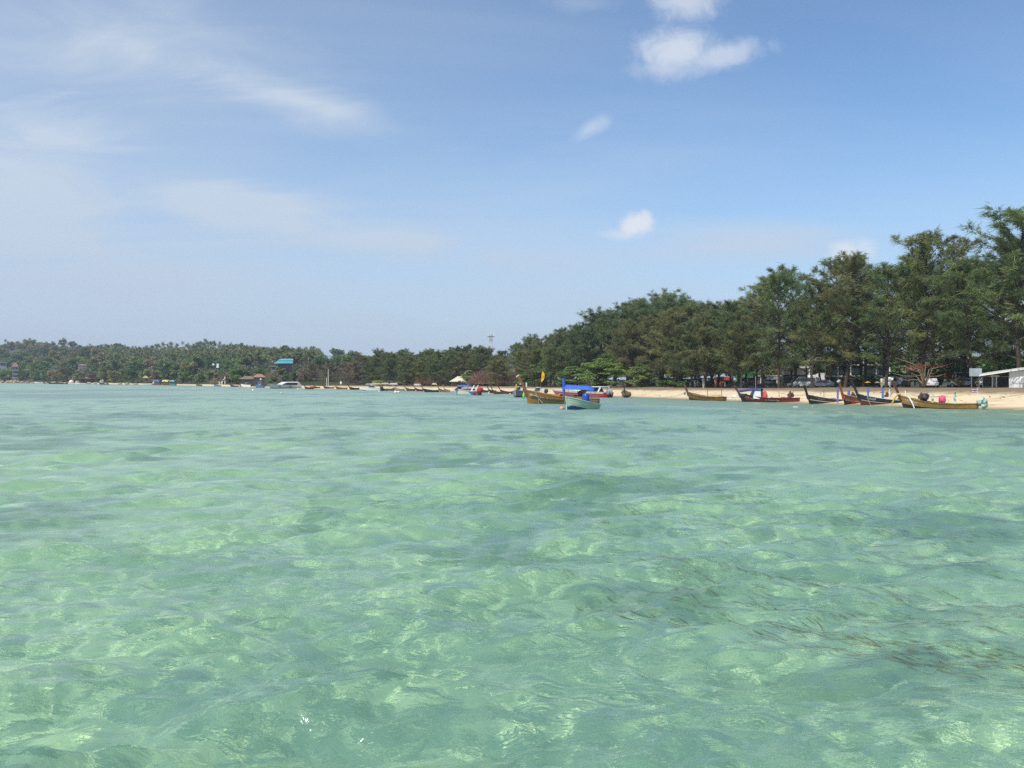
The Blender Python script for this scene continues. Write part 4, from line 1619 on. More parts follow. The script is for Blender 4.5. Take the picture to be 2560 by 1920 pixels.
for px, w in ((2332, .13), (2388, .15)):
    x = lx(hA, px, rA)
    zt = lz(rA, x, 978)
    a, b = wrapped_pole(x, 0, hA.fb - .2, zt, rw=w, cloth=(.15, .98), taper=.55)
    po = a.build('canopy_pole', steel, rA)
    b.build('rolled_cloth', gw, po)
    MB().box(x - .35, x + .35, -.3, .3, hA.fb - .2, hA.fb + .12).build('locker', pm('pale_blue_paint', (0.35, 0.60, 0.62), (0.25, 0.5, 0.55), 4), rA)
# sash round the prow and the white cloth over the side
ycl = pm('yellow_cloth', (0.62, 0.42, 0.08), (0.45, 0.28, 0.06), 6, 0.8, .02)
pt = iA['pts']
MB().ball(tuple(pt[1] + Vector((.08, 0, .12))), .24, 10, 6, 0, (1, 1, .7), .2, random.Random(2)).build('prow_sash', ycl, rA)
MB().tube([pt[1] + Vector((.1, nA * .15, .05)), pt[1] + Vector((.38, nA * .24, -.25)), pt[1] + Vector((.55, nA * .3, -.75)), pt[1] + Vector((.75, nA * .3, -1.05))], [.09, .11, .1, .13], 6).build('hanging_sash', ycl, rA)
x = lx(hA, 2280, rA)
wc = MB()
u = (x + hA.L / 2) / hA.L
y0 = nA * (hA.half(u) + .05)
wc.tube([(x + .35, y0 * .6, hA.sheer(u) + .06), (x + .1, y0, hA.sheer(u)), (x - .25, y0 + nA * .05, hA.sheer(u) * .45), (x - .45, y0 + nA * .05, -.02)], [.06, .09, .08, .07], 6)
wc.build('white_rope', white, rA)
# ensign on a thin staff at the stern
xs_ = lx(hA, 2449, rA)
fs = empty('flag', 'small striped red, white and blue flag on a thin staff above the yellow longtail stern', 'flag', rA.location + Matrix.Rotation(rA.rotation_euler.z, 4, 'Z') @ Vector((xs_ + .2, 0, hA.fb)), 0)
zf = zat(968, fs.location.y) - hA.fb
MB().tube([(0, 0, 0), (0.02, 0, zf)], .016, 5).build('staff', white, fs)
fw, fh = .62, .42
for k, (a, b, m) in enumerate([(0, 1 / 6, 'r'), (1 / 6, 2 / 6, 'w'), (2 / 6, 4 / 6, 'b'), (4 / 6, 5 / 6, 'w'), (5 / 6, 1, 'r')]):
    mm = {'r': pm('flag_red', (0.55, 0.05, 0.06)), 'w': white, 'b': pm('flag_blue', (0.05, 0.06, 0.25))}[m]
    st = MB()
    rings = []
    for i in range(7):
        t = i / 6
        xx = -t * fw
        yy = .06 * math.sin(t * 7)
        dz = -.16 * t - .05 * math.sin(t * 5)
        rings.append([(xx, yy, zf - .08 - fh * a + dz), (xx, yy, zf - .08 - fh * b + dz)])
    st.loft(rings)
    st.build('stripe', mm, fs)

# ---- black longtail (B)
blkh = wood('black_planks', (0.020, 0.024, 0.030))
rB, hB, iB = longtail('black longtail boat with white Thai lettering and blue interior', 2153, 1013.5, 2330, 1013.0, blkh, pm('blue_rail', (0.30, 0.52, 0.62), (0.2, 0.4, 0.5), 4), wood('red_brown_bottom', (0.16, 0.05, 0.03)), blkh, GR, fb=.55, bow=.92, post=1.70, lean=.80,
                      inside=pm('bright_blue_paint', (0.05, 0.34, 0.62), (0.04, 0.26, 0.5), 3), band=pm('pale_stripe', (0.45, 0.36, 0.32)), cap_m=None)
nB = near_side(rB)
letters_on(hB, 'ก ริมอลี', lx(hB, 2163, rB), .25, .36, letter_white, rB, nB, .25)
poles(rB, [(lx(hB, 2170, rB), 0, .4, lz(rB, 2, 968), pm('dull_blue_cloth', (0.09, 0.14, 0.42), (0.16, 0.2, 0.5), 4, .8), .13, .1), (lx(hB, 2207, rB), 0, .3, lz(rB, 0, 969), MATS['dull_blue_cloth'], .13, .1)])
for px_, py_ in ((2224, 973), (2264, 976)):
    x = lx(hB, px_, rB)
    a, b = wrapped_pole(x, 0, .4, lz(rB, x, py_), rw=.11, cloth=(.1, 1.0), taper=.5)
    po = a.build('canopy_pole', steel, rB)
    b.build('rolled_cloth', white, po)
x = lx(hB, 2253, rB)
MB().ball((x, 0, lz(rB, x, 998)), .34, 10, 7, 0, (1.3, 1, .8), .2, random.Random(12)).build('maroon_bundle', pm('maroon_cloth', (0.18, 0.07, 0.09)), rB)
pt = iB['pts']
MB().tube([pt[1] + Vector((.05, .18, .1)), pt[1] + Vector((-.3, .2, -.05)), pt[1] + Vector((-.7, hB.half(.93) + .05, -.12))], .045, 5).build('bow_line', rope_m, rB)
MB().tube([(pt[1].x - 1.1, nB * .42, pt[1].z - .05), (pt[1].x - 1.3, nB * .55, .4), (pt[1].x - 1.5, nB * .62, .02)], .04, 5).build('anchor_rope', rope_m, rB)

# ---- brown orange longtail (C)
orw = wood('orange_brown_planks', (0.30, 0.105, 0.035))
rC, hC, iC = longtail('brown longtail boat with orange prow, red sash, left of the black one', 2112, 1012, 2235, 1008.5, orw, pm('pale_rail', (0.5, 0.48, 0.42)), dkw, wood('orange_post', (0.42, 0.13, 0.04)), GR, fb=.5, bow=.9, post=1.6, lean=.75, band=MATS['pale_stripe'], cap_m=pm('pale_cap', (0.6, 0.52, 0.42)))
nC = near_side(rC)
red_cl = pm('red_cloth', (0.45, 0.04, 0.035), (0.30, 0.03, 0.03), 4, .8)
pt = iC['pts']
MB().tube([pt[1] + Vector((.05, nC * .2, .05)), pt[1] + Vector((-.1, nC * .3, -.4)), pt[1] + Vector((.3, nC * .32, -.8))], [.07, .09, .07], 6).build('prow_sash', red_cl, rC)
MB().box(pt[1].x - 1.7, pt[1].x - 1.25, nC * .60 - .02, nC * .60 + .02, .22, .62).build('red_cloth', red_cl, rC)
poles(rC, [(lx(hC, 2077, rC) - 0.0, 0.9, .2, lz(rC, 1, 967), MATS['dull_blue_cloth'], .12, .1), (lx(hC, 2122, rC), 0, .4, lz(rC, 1, 976), MATS['dull_blue_cloth'], .17, .2)])

# ---- dark longtail (D)
drk = wood('dark_brown_planks', (0.06, 0.035, 0.025))
rD, hD, iD = longtail('dark brown longtail with white stripe, right of the red boat', 2024, 1010, 2150, 1007, drk, pm('pale_rail', (0.5, 0.48, 0.42)), drk, wood('black_post', (0.03, 0.02, 0.02)), GR, fb=.46, bow=.82, post=1.25, lean=.55, band=white)
strokes_on(hD, lx(hD, 2034, rD), lx(hD, 2052, rD), .18, .22, letter_grey, rD, near_side(rD), 5)
poles(rD, [(lx(hD, 2060, rD), 0, .3, lz(rD, 0, 975), pm('thin_green', (0.2, 0.28, 0.2)), .035, .1)])
MB().box(lx(hD, 2078, rD) - .5, lx(hD, 2078, rD) + .5, -.4, .4, .45, .75).build('blue_locker', MATS['bright_blue_paint'], rD)

# ---- red longtail with a canopy (E)
redw = wood('red_planks', (0.16, 0.022, 0.020))
rE, hE, iE = longtail('dark red longtail boat with a white windscreen and navy canopy at the bow', 1856, 1004.5, 1998, 1006.5, redw, redw, dkw, wood('maroon_post', (0.10, 0.025, 0.022)), GR, fb=.52, bow=.72, post=1.15, lean=.75, inside=pm('red_inside', (0.38, 0.06, 0.03), (0.25, 0.04, 0.025), 4), stern=.15)
nE = near_side(rE)
strokes_on(hE, lx(hE, 1862, rE), lx(hE, 1902, rE), .14, .22, letter_grey, rE, nE, 6)
strokes_on(hE, lx(hE, 1916, rE), lx(hE, 1950, rE), .10, .22, letter_grey, rE, nE, 7)
navy = pm('navy_cloth', (0.035, 0.045, 0.14), (0.06, 0.07, 0.2), 4, .7)
xa, xb = lx(hE, 1847, rE), lx(hE, 1904, rE)
za, zb = lz(rE, xa, 977), lz(rE, xb, 973)
cn = MB()
rings = []
for i in range(9):
    t = i / 8
    x = xa + (xb - xa) * t
    z = za + (zb - za) * t + .12 * math.sin(PI * t)
    rings.append([(x, .72, z - .10), (x, .45, z + .06), (x, 0, z + .11), (x, -.45, z + .06), (x, -.72, z - .10)])
cn.loft(rings)
cn.loft([[(p[0], p[1], p[2] - .16) for p in r[::-1]] for r in rings])
for sd in (0, 4):
    cn.loft([[r[sd], (r[sd][0], r[sd][1], r[sd][2] - .16)] for r in rings], 0, False, False)
cn.build('canopy', navy, rE)
ws = MB()
xc, xd = lx(hE, 1888, rE), lx(hE, 1908, rE)
for s in (1, -1):
    ws.prism([(xc, .5), (xd + .15, .5), (xb, zb - .05), (xc + .25, zb - .12)], s * .62, s * .68)
ws.build('side_panel', white, rE)
MB().prism([(xc + .05, .95), (xc + .6, .95), (xc + .2, zb - .15), (xc - .2, zb - .2)], .64 * nE, .70 * nE + .02 * nE).build('side_window', navy, rE)
MB().box(lx(hE, 1850, rE) - .9, lx(hE, 1850, rE), -.6, .6, .9, 1.2).build('bow_locker', dark_paint, rE)
for px, py in ((1890, 940), (1948, 972)):
    x = lx(hE, px, rE)
    MB().tube([(x, .1, .4), (x + .05, .1, lz(rE, x, py))], .04, 6).build('pole', pm('pinkish_pole', (0.45, 0.30, 0.28)), rE)
x = lx(hE, 1912, rE)
MB().tube([(x, 0, .5), (x, 0, .9), (x, 0, 1.5), (x, 0, 1.75)], [.42, .40, .2, .06], 9).build('red_bundle', pm('coral_cloth', (0.62, 0.10, 0.10), (0.45, 0.06, 0.06), 4, .8, .02), rE)
for k, px in enumerate((1924, 1958, 1972)):
    x = lx(hE, px, rE)
    MB().box(x - .25, x + .25, -.35, .35, .5, .78).build('cargo_box', [white, steel, pm('red_inside', (0.38, 0.06, 0.03))][k], rE)

# ---- brown longtail with the tan heap (F)
brw = wood('brown_planks', (0.22, 0.115, 0.035))
rF, hF, iF = longtail('small brown longtail boat with a tan net heap at its stern', 1724, 1000, 1812, 1002.5, brw, brw, dkw, wood('dark_post', (0.10, 0.055, 0.03)), GR, fb=.5, bow=.8, post=1.25, lean=.72, engine=False)
x = lx(hF, 1790, rF)
MB().ball((x, 0, .55), .9, 12, 7, 0, (1.5, .75, .42), .2, random.Random(3)).build('net_heap', pm('tan_net', (0.48, 0.36, 0.17), (0.3, 0.2, 0.09), 6, .9, .05), rF)
pt = iF['pts']
MB().tube([pt[1] + Vector((0, .1, .05)), pt[1] + Vector((2.0, .5, -.75)), pt[1] + Vector((6.5, 1.0, -1.15))], .035, 5).build('mooring_rope', rope_m, rF)
MB().ball(tuple(pt[1] + Vector((.55, 0, -.25))), .2, 8, 6, 0, (.8, .8, 1.4), .2, random.Random(3)).build('hanging_float', rope_m, rF)
for px, py in ((1769, 974), (1804, 974)):
    q = sea(px, 998.5)
    tag(MB().tube([(0, 0, -.8), (0, 0, zat(py, q.y))], .06, 6).build('mooring_pole', pm('pinkish_wood', (0.36, 0.18, 0.13)), None, q), 'thin reddish mooring pole standing behind the small brown longtail' if px < 1790 else 'thin reddish mooring pole beside the low white boat', 'pole')

# ---- longtail seen from the bow (G)
rG, hG, iG = longtail('varnished longtail boat seen bow on at the sand, right of the red speedboat', 1561, 994.0, 1567, 987.5, wood('varnish_planks', (0.30, 0.14, 0.05)), wood('yellow_brown_planks', (0.35, 0.205, 0.06)), dkw, wood('green_post', (0.10, 0.09, 0.05)), GR, B=1.75, fb=.62, bow=.75, post=1.0, lean=.5, engine=False)

# ---- big brown longtail in front (J)
jw = wood('rich_brown_planks', (0.26, 0.125, 0.030))
rJ, hJ, iJ = longtail('large varnished brown longtail boat with white lettering and a pale prow cap, in front', 1319, 1008.5, 1497, 1010.5, jw, wood('gold_rail', (0.40, 0.19, 0.045)), wood('ochre_bottom', (0.33, 0.19, 0.05)), wood('red_brown_post', (0.22, 0.085, 0.03)), 'two longtail boats moored in front', B=1.9, fb=.62, bow=1.25, post=1.85, lean=1.05,
                      cap_m=pm('pale_cap', (0.6, 0.52, 0.42)), rake=.35, post_w=(.15, .17), post_t=1.0, engine=False, pw=1.9)
nJ = near_side(rJ)
letters_on(hJ, 'RB', lx(hJ, 1324, rJ), .18, .40, letter_white, rJ, nJ, .25)
strokes_on(hJ, lx(hJ, 1333, rJ), lx(hJ, 1350, rJ), .16, .30, letter_white, rJ, nJ, 11)
strokes_on(hJ, lx(hJ, 1354, rJ), lx(hJ, 1384, rJ), .10, .26, letter_grey, rJ, nJ, 12)
bk = MB()
hJ.skin(bk, .44, .66, 1, 20, nJ, .006, 0, .12, .93)
bk.build('dark_side_band', wood('worn_black_paint', (0.06, 0.055, 0.04)), rJ)
pt = iJ['pts']
MB().tube([pt[1] + Vector((.22, k * .2, .12 - abs(k) * .1)) for k in (-1, 0, 1)], .12, 7).build('prow_ribbon', navy, rJ)
fd = MB().tube([pt[1] + Vector((.12, nJ * .25, -.02)), pt[1] + Vector((.10, nJ * .34, -.35))], .03, 5)
fd.build('fender_line', rope_m, rJ)
MB().tube([pt[1] + Vector((.1, nJ * .36, -.35 - .11 * i)) for i in range(9)], [.05, .1, .13, .15, .16, .16, .15, .12, .05], 10).build('green_fender', pm('lime_plastic', (0.28, 0.62, 0.16), (0.22, 0.5, 0.12), 3, .4), rJ)
x = lx(hJ, 1345, rJ)
u = (x + hJ.L / 2) / hJ.L
y0 = nJ * (hJ.half(u) + .05)
MB().tube([(x + .3, y0 * .8, hJ.sheer(u) + .05), (x, y0, hJ.sheer(u) * .75), (x - .35, y0, hJ.sheer(u) * .4), (x - .9, y0 + .1 * nJ, .02)], .045, 5).tube([(x - .3, y0, hJ.sheer(u) * .45), (x - .25, y0 + .05 * nJ, .02)], .04, 5).build('side_rope', rope_m, rJ)
x = lx(hJ, 1408, rJ)
a, b = wrapped_pole(x, nJ * -.2, .3, lz(rJ, x, 947), rw=.19, cloth=(.28, 1.0), taper=1.1)
po = a.build('canopy_pole', blue_cloth, rJ)
b.build('rolled_cloth', blue_cloth, po)
gold = pm('yellow_paint', (0.70, 0.36, 0.035), (0.55, 0.26, 0.03), 4)
xs0, xs1 = lx(hJ, 1394, rJ), lx(hJ, 1420, rJ)
MB().box(xs1, xs0, -.75, .75, .62, .85).build('yellow_deck', gold, rJ)
MB().prism([(xs0 - .3, .85), (xs0, .85), (xs0 - .55, 1.35), (xs0 - .7, 1.35)], -.7, .7).build('yellow_backrest', gold, rJ)
xa, xb = lx(hJ, 1411, rJ), lx(hJ, 1486, rJ)
cn = MB()
z0 = lz(rJ, 0, 961.5)
rings = []
for i in range(13):
    t = i / 12
    x = xa + (xb - xa) * t
    e = min(1, t / .08, (1 - t) / .14) ** .6 if 0 < t < 1 else 0
    z = z0 - .22 * t - .42 * (1 - e)
    rings.append([(x, nJ * .95, z - .52 * (.4 + .6 * e)), (x, nJ * .72, z - .16), (x, nJ * .3, z), (x, -nJ * .3, z), (x, -nJ * .72, z - .16), (x, -nJ * .95, z - .5 * (.4 + .6 * e))])
cn.loft(rings)
cn.loft([[(p[0], p[1] * .97, p[2] - .03) for p in r[::-1]] for r in rings])
cn.build('canopy', pm('blue_cloth', (0.035, 0.13, 0.55)), rJ)
for i, t in enumerate((.05, .5, .95)):
    for s in (1, -1):
        x = xa + (xb - xa) * t
        MB().tube([(x, s * .88, .55), (x, s * .9, z0 - .6 - .2 * t)], .03, 5).build('canopy_post', steel, rJ)
x = lx(hJ, 1452, rJ)
z = lz(rJ, x, 983)
en = MB()
en.ball((x, 0, z), .42, 12, 8, 0, (1.1, .9, .95), .14, random.Random(4)).box(x - .1, x + .9, -.25, .25, z - .5, z - .25).tube([(x - .3, .2, z + .1), (x - .8, .2, z + .45)], .05, 5)
en.build('engine', rust, rJ)
MB().ball((x - .45, nJ * .1, z + .25), .32, 10, 7, 0, (1.2, 1, .8), .15, random.Random(9)).build('orange_cover', pm('orange_cloth', (0.55, 0.19, 0.06), (0.35, 0.12, 0.05), 5, .8), rJ)

# ---- pale green planked boat in front (K)
a, b = sea(1417, 1023.5), sea(1491, 1021.5)
a = sea(1417, 1024.5)
b = at(1489, a.y + 3.2)
Lk = (a - b).length
rK = empty('wooden_boat', 'pale green planked wooden boat with a blue bow bottom, moored in front', 'boat', (a + b) / 2, math.atan2(a.y - b.y, a.x - b.x), None)
hK = Hull(Lk, 2.0, .50, .95, .0, .35, .18, .55, 1.3, .8)
pale = [pm('pale_green_paint', (0.56, 0.70, 0.58), (0.47, 0.60, 0.49), 2.2, .5, stretch=(.5, 3, 3)), pm('pale_green_worn', (0.50, 0.62, 0.50), (0.55, 0.56, 0.42), 3, .55, stretch=(.5, 3, 3))]
nK = near_side(rK)
qq = [0, .30, .42, .54, .66, .78, .89, 1.0]
for s in (1, -1):
    for i in range(7):
        mb = MB()
        hK.skin(mb, qq[i] + .004, qq[i + 1] - .004, 1, 16, s, .018 * (1 if i % 2 else 0.4))
        mb.build('plank', pale[i % 2] if i else pm('green_blue_bottom', (0.05, 0.16, 0.30)), rK)
sh = MB()
for s in (1, -1):
    hK.skin(sh, .02, .995, 3, 16, s, -.012)
    hK.skin(sh, .25, .985, 2, 16, -s, -.05)
ring = [hK.pt(0, k / 5, 1) for k in range(6)] + [hK.pt(0, k / 5, -1) for k in range(5, -1, -1)]
sh.add(ring, [tuple(range(len(ring)))])
sh.loft([[hK.pt(i / 12, .4, 1, -.05), hK.pt(i / 12, .4, -1, -.05)] for i in range(13)])
sh.build('inner_shell', pm('grey_green_inside', (0.30, 0.36, 0.32)), rK)
for s in (1, -1):
    bp_ = MB()
    rings = []
    for i in range(12):
        u = .42 + .58 * i / 11
        zt = (-.02 + .62 * ((u - .42) / .58) ** .9) if u < .88 else (-.02 + .62 * ((.88 - .42) / .58) ** .9) * (1 - .55 * ((u - .88) / .12) ** 2)
        q1 = max(.06, hK.q_at(u, zt))
        rings.append([hK.pt(u, .02 + (q1 - .02) * k / 3, s, .032) for k in range(4)])
    bp_.loft(rings if s > 0 else [r[::-1] for r in rings])
    bp_.build('blue_bow_bottom', pm('deep_blue_paint', (0.02, 0.075, 0.20), (0.03, 0.10, 0.25), 3, .4), rK)
    MB().tube([hK.pt(i / 14, 1, s, .01) for i in range(15)], .045, 5).build('gunwale', pale[0], rK)
MB().tube([hK.pt(1, q / 6) * 1 for q in range(7)], .06, 6).build('stem', pale[0], rK)
MB().loft([[hK.pt(.72 + .27 * i / 5, .98, 1, -.03), hK.pt(.72 + .27 * i / 5, .98, -1, -.03)] for i in range(6)], 0, False, False).build('fore_deck', pale[0], rK)
x = lx(hK, 1464, rK)
z = lz(rK, x, 996)
dr = MB().tube([(x + .12, 0, z - .55), (x + .08, 0, z - .4), (x, 0, z), (x - .05, 0, z + .35), (x - .08, 0, z + .5), (x - .1, 0, z + .54)], [.36, .39, .42, .39, .3, .1], 14)
dr.build('blue_barrel', pm('blue_plastic', (0.015, 0.07, 0.42), (0.01, 0.05, 0.32), 3, .3), rK)
rk = MB()
x0, x1 = lx(hK, 1474, rK), lx(hK, 1488, rK)
zr = lz(rK, x1, 991)
for xx in (x0, (x0 + x1) / 2, x1):
    for yy in (-.6, .6):
        rk.tube([(xx, yy, .45), (xx, yy, zr)], .022, 5)
for zz_ in (.95, 1.3, zr):
    rk.tube([(x0, -.6, zz_), (x1, -.6, zz_), (x1, .6, zz_), (x0, .6, zz_), (x0, -.6, zz_)], .018, 5)
rk.build('metal_rack', steel, rK)
x = lx(hK, 1446, rK)
MB().box(x - .6, x + .5, -.5, .5, lz(rK, x, 997) - .06, lz(rK, x, 997)).build('engine_bed', steel, rK)
q = rK.location
bow_w = q + Matrix.Rotation(rK.rotation_euler.z, 4, 'Z') @ hK.pt(1, .95)


def buoy(px, py, r, m, label, group=None, m2=None):
    p = sea(px, py)
    p.z = 0
    root = empty('mooring_buoy', label, 'buoy', p, 0, group)
    MB().ball((0, 0, r * .45), r, 12, 8, 0, (1, 1, .92)).build('float', m, root)
    MB().tube([(0, 0, r * 1.25), (0, 0, r * 1.55), (r * .18, 0, r * 1.65), (r * .28, 0, r * 1.5)], r * .10, 5).build('ring', m2 or steel, root)
    return root


rb = buoy(1405, 1024.5, .29, pm('faded_red', (0.62, 0.30, 0.22), (0.5, 0.2, 0.15), 3, .5), 'faded red and white mooring buoy at the bow of the pale green boat')
MB().ball((0, 0, .29 * .45 - .02), .297, 12, 5, 0, (1, 1, .5)).build('dark_band', black, rb)
p0 = rb.location + Vector((0.05, 0, .5))
mp_ = (p0 + bow_w) / 2 + Vector((0, 0, -.25))
tag(MB().tube([p0, mp_, bow_w], .03, 5).build('mooring_line', rope_m), 'pale mooring line from the red buoy up to the green boat bow', 'rope')
for px, py, r, lab in [(621, 971.5, .40, 'small white buoy below the far blue boat'), (633, 977, .55, 'round white buoy left of the large white speedboat'), (745, 974, .45, 'white float at the stern of the large white speedboat'),
                       (947, 980.5, .30, 'tiny white buoy right of the low white boat'), (1222, 984, .28, 'tiny white buoy right of the red outboard engines'), (1275, 985, .25, 'tiny white buoy left of the grey dinghy'),
                       (192, 961.8, .55, 'white buoy in front of the far left sand bank'), (2031, 1017, .10, 'tiny white float in front of the dark brown longtail')]:
    buoy(px, py, r * .6, white, lab, 'white mooring buoys')
buoy(704, 983.5, .28, pm('orange_white', (0.62, 0.38, 0.24), (0.7, 0.65, 0.55), 2, .5), 'orange and white buoy below the large white speedboat')
rb = empty('large_float', 'big white double float lying on the water among the small boats', 'float', sea(992, 982.5), 0.2)
MB().ball((-.25, 0, .2), .42, 12, 8, 0, (1, .9, .8)).build('float', white, rb)
MB().ball((.38, 0, .18), .36, 12, 8, 0, (1, .9, .8)).build('small_float', white, rb)
tag(MB().box(-.28, .28, -.14, .14, -.05, .13).build('foam_box', white, None, sea(1989, 1019), .1, bev=.02), 'white foam box floating in front of the red longtail', 'box')


# ------------------------------------------------------------------ speedboats and small craft
def vhull(L, B, fb, bow):
    return Hull(L, B, fb, bow, .0, .35, L * .10, .72, 1.6, .92)


def motor_hull(root, h, m, bottom, stripe=None, rail=None, deck=None, q_strip=(.62, .78)):
    mb = MB()
    for s in (1, -1):
        h.skin(mb, 0, .30, 2, 18, s, 0, 0)
        h.skin(mb, .30, 1, 4, 18, s, 0, 1)
    ring = [h.pt(0, k / 5, 1) for k in range(6)] + [h.pt(0, k / 5, -1) for k in range(5, -1, -1)]
    mb.add(ring, [tuple(range(len(ring)))], 1)
    mb.build('hull', [bottom, m], root)
    d = MB()
    rr = []
    for i in range(14):
        u = i / 13 * .99
        c = h.pt(u, .96, 1, -.02)
        rr.append([c, Vector((c.x, 0, c.z + .10)), h.pt(u, .96, -1, -.02)])
    d.loft(rr, 0, False, True)
    d.build('deck', deck or m, root)
    if stripe is not None:
        for s in (1, -1):
            st = MB()
            h.skin(st, q_strip[0], q_strip[1], 1, 18, s, .012, 0, .01, .97)
            st.build('hull_stripe', stripe, root)
    for s in (1, -1):
        MB().tube([h.pt(i / 14, 1, s, .012) for i in range(15)], .04, 5).build('gunwale', rail or m, root)


def outboards(root, h, n, cowl, zc=.75, size=1.0):
    for k in range(n):
        y = (k - (n - 1) / 2) * .62 * size
        e = MB()
        x = -h.L / 2 - .30 * size
        rings = []
        for z, w, l in ((-.05, .16, .24), (.08, .24, .36), (.35, .26, .40), (.62, .24, .36), (.78, .12, .2)):
            rings.append([(x + l * size * math.cos(t) * 1.1, y + w * size * math.sin(t), zc - .35 + z * size) for t in [2 * PI * i / 12 for i in range(12)]])
        e.loft(rings, 0, True)
        e.add(rings[-1], [tuple(range(12))]).add(rings[0], [tuple(range(11, -1, -1))])
        eo = e.build('outboard_engine', cowl, root)
        MB().box(x - .12, x + .12, y - .08, y + .08, -.5, zc - .35).build('engine_leg', black, eo)


def boat_root(name, label, bpx, bpy_, spx, spy, group=None):
    a, b = sea(bpx, bpy_), sea(spx, spy)
    return empty(name, label, 'boat', (a + b) / 2, math.atan2(a.y - b.y, a.x - b.x), group), (a - b).length


# large white speedboat at the left (Q)
rQ, LQ = boat_root('speedboat', 'large white speedboat with a curved roof and dark windows, off the far left beach', 677, 971.5, 748, 970.5)
hQ = vhull(LQ, 2.9, .95, .55)
motor_hull(rQ, hQ, white, pm('grey_hull_bottom', (0.62, 0.66, 0.64), (0.5, 0.55, 0.53), 3), None)
zt = lz(rQ, 0, 955)
xa, xb = lx(hQ, 697, rQ), lx(hQ, 743, rQ)
rf = MB()
rings = []
for i in range(11):
    t = i / 10
    x = xa + (xb - xa) * t
    z = 1.35 + (zt - 1.35) * min(1, (t / .28)) ** .7
    rings.append([(x, 1.2, z - .16), (x, .8, z), (x, 0, z + .06), (x, -.8, z), (x, -1.2, z - .16)])
rf.loft(rings)
rf.loft([[(p[0], p[1], p[2] - .12) for p in r[::-1]] for r in rings])
for k in (0, 4):
    rf.loft([[r[k], (r[k][0], r[k][1], r[k][2] - .12)] for r in rings], 0, False, False)
rf.build('cabin_roof', white, rQ)
nQ = near_side(rQ)
for s in (1, -1):
    MB().prism([(xa + .9 * -1, 1.15), (xb + 1.0, 1.15), (xb + .6, zt - .25), (xa - 2.6, zt - .3)], s * 1.10, s * 1.13).build('side_window', glass_dark, rQ)
    MB().prism([(xb + 1.4, .95), (xb - .6, .95), (xb + .1, zt - .05), (xb + 1.0, zt - .05)], s * 1.14, s * 1.20).build('roof_support', white, rQ)
    MB().tube([h_pt + Vector((0, 0, .35)) for h_pt in [hQ.pt(u, 1, s, -.1) for u in (.70, .80, .9, .97)]], .025, 5).build('bow_rail', steel, rQ)
outboards(rQ, hQ, 2, white, .9)
for px in (694, 718):
    x = lx(hQ, px, rQ)
    MB().ball((x, nQ * (hQ.half((x + hQ.L / 2) / hQ.L) + .12), .6), .2, 8, 6, 0, (1, .7, 1.3)).build('fender', black, rQ)

# speedboat with blue canopy and red engines (M)
rM, LM = boat_root('speedboat', 'white speedboat with a blue canopy, blue swoosh and red stern engines', 1141, 987.5, 1196, 988)
hM = vhull(LM, 2.4, .85, .55)
motor_hull(rM, hM, pm('pale_white_green', (0.66, 0.74, 0.68), (0.56, 0.64, 0.58), 3), pm('grey_hull_bottom', (0.62, 0.66, 0.64)), None, deck=white, rail=white)
nM = near_side(rM)
for s in (1, -1):
    st = MB()
    hM.skin(st, .84, .97, 1, 18, s, .012, 0, .01, .97)
    st.build('hull_stripe', pm('lilac_stripe', (0.55, 0.52, 0.68), (0.6, 0.3, 0.3), 1.2), rM)
    for (u0, u1, q0, q1, m) in ((.12, .36, .30, .84, pm('swoosh_blue', (0.03, 0.16, 0.55))), (.0, .12, .30, .95, pm('stern_red', (0.42, 0.03, 0.03)))):
        sw = MB()
        rings = []
        for i in range(8):
            t = i / 7
            u = u0 + (u1 - u0) * t
            qa = q0 + (q1 - q0) * (t ** 1.3 if u0 > 0 else 0)
            rings.append([hM.pt(u, qa + (q1 - qa) * k / 3, s, .014) for k in range(4)])
        sw.loft(rings if s > 0 else [r[::-1] for r in rings])
        sw.build('painted_swoosh', m, rM)
strokes_on(hM, lx(hM, 1146, rM), lx(hM, 1160, rM), .55, .35, pm('grey_script', (0.2, 0.26, 0.28)), rM, nM, 15, sp=.22)
outboards(rM, hM, 2, MATS['stern_red'], .95, 1.25)
xa, xb = lx(hM, 1149, rM), lx(hM, 1178, rM)
zt = lz(rM, 0, 962)
cn = MB()
rings = [[(xa + (xb - xa) * t, y, zt - (.25 if abs(y) > .9 else .0) - .12 * (2 * t - 1) ** 2) for y in (1.05, .8, 0, -.8, -1.05)] for t in [i / 8 for i in range(9)]]
cn.loft(rings)
cn.loft([[(p[0], p[1], p[2] - .05) for p in r[::-1]] for r in rings])
cn.build('canopy', blue_cloth, rM)
for t in (.05, .5, .95):
    for s in (1, -1):
        MB().tube([(xa + (xb - xa) * t, s * .95, .9), (xa + (xb - xa) * t, s * .98, zt - .2)], .03, 5).build('canopy_post', steel, rM)
for s in (1, -1):
    MB().prism([(lx(hM, 1186, rM), .9), (lx(hM, 1182, rM), .9), (lx(hM, 1190, rM), zt - .05), (lx(hM, 1191.5, rM), zt - .05)], s * .85, s * .97).build('radar_arch', white, rM)
MB().box(lx(hM, 1184, rM), lx(hM, 1160, rM), -.7, .7, 1.0, 1.35).build('seat_row', pm('dark_red_seat', (0.12, 0.03, 0.04)), rM)
MB().prism([(xa + .9, 1.0), (xa + .2, 1.0), (xa - .2, 1.7), (xa, 1.7)], -.8, .8).build('windscreen', glass_dark, rM)

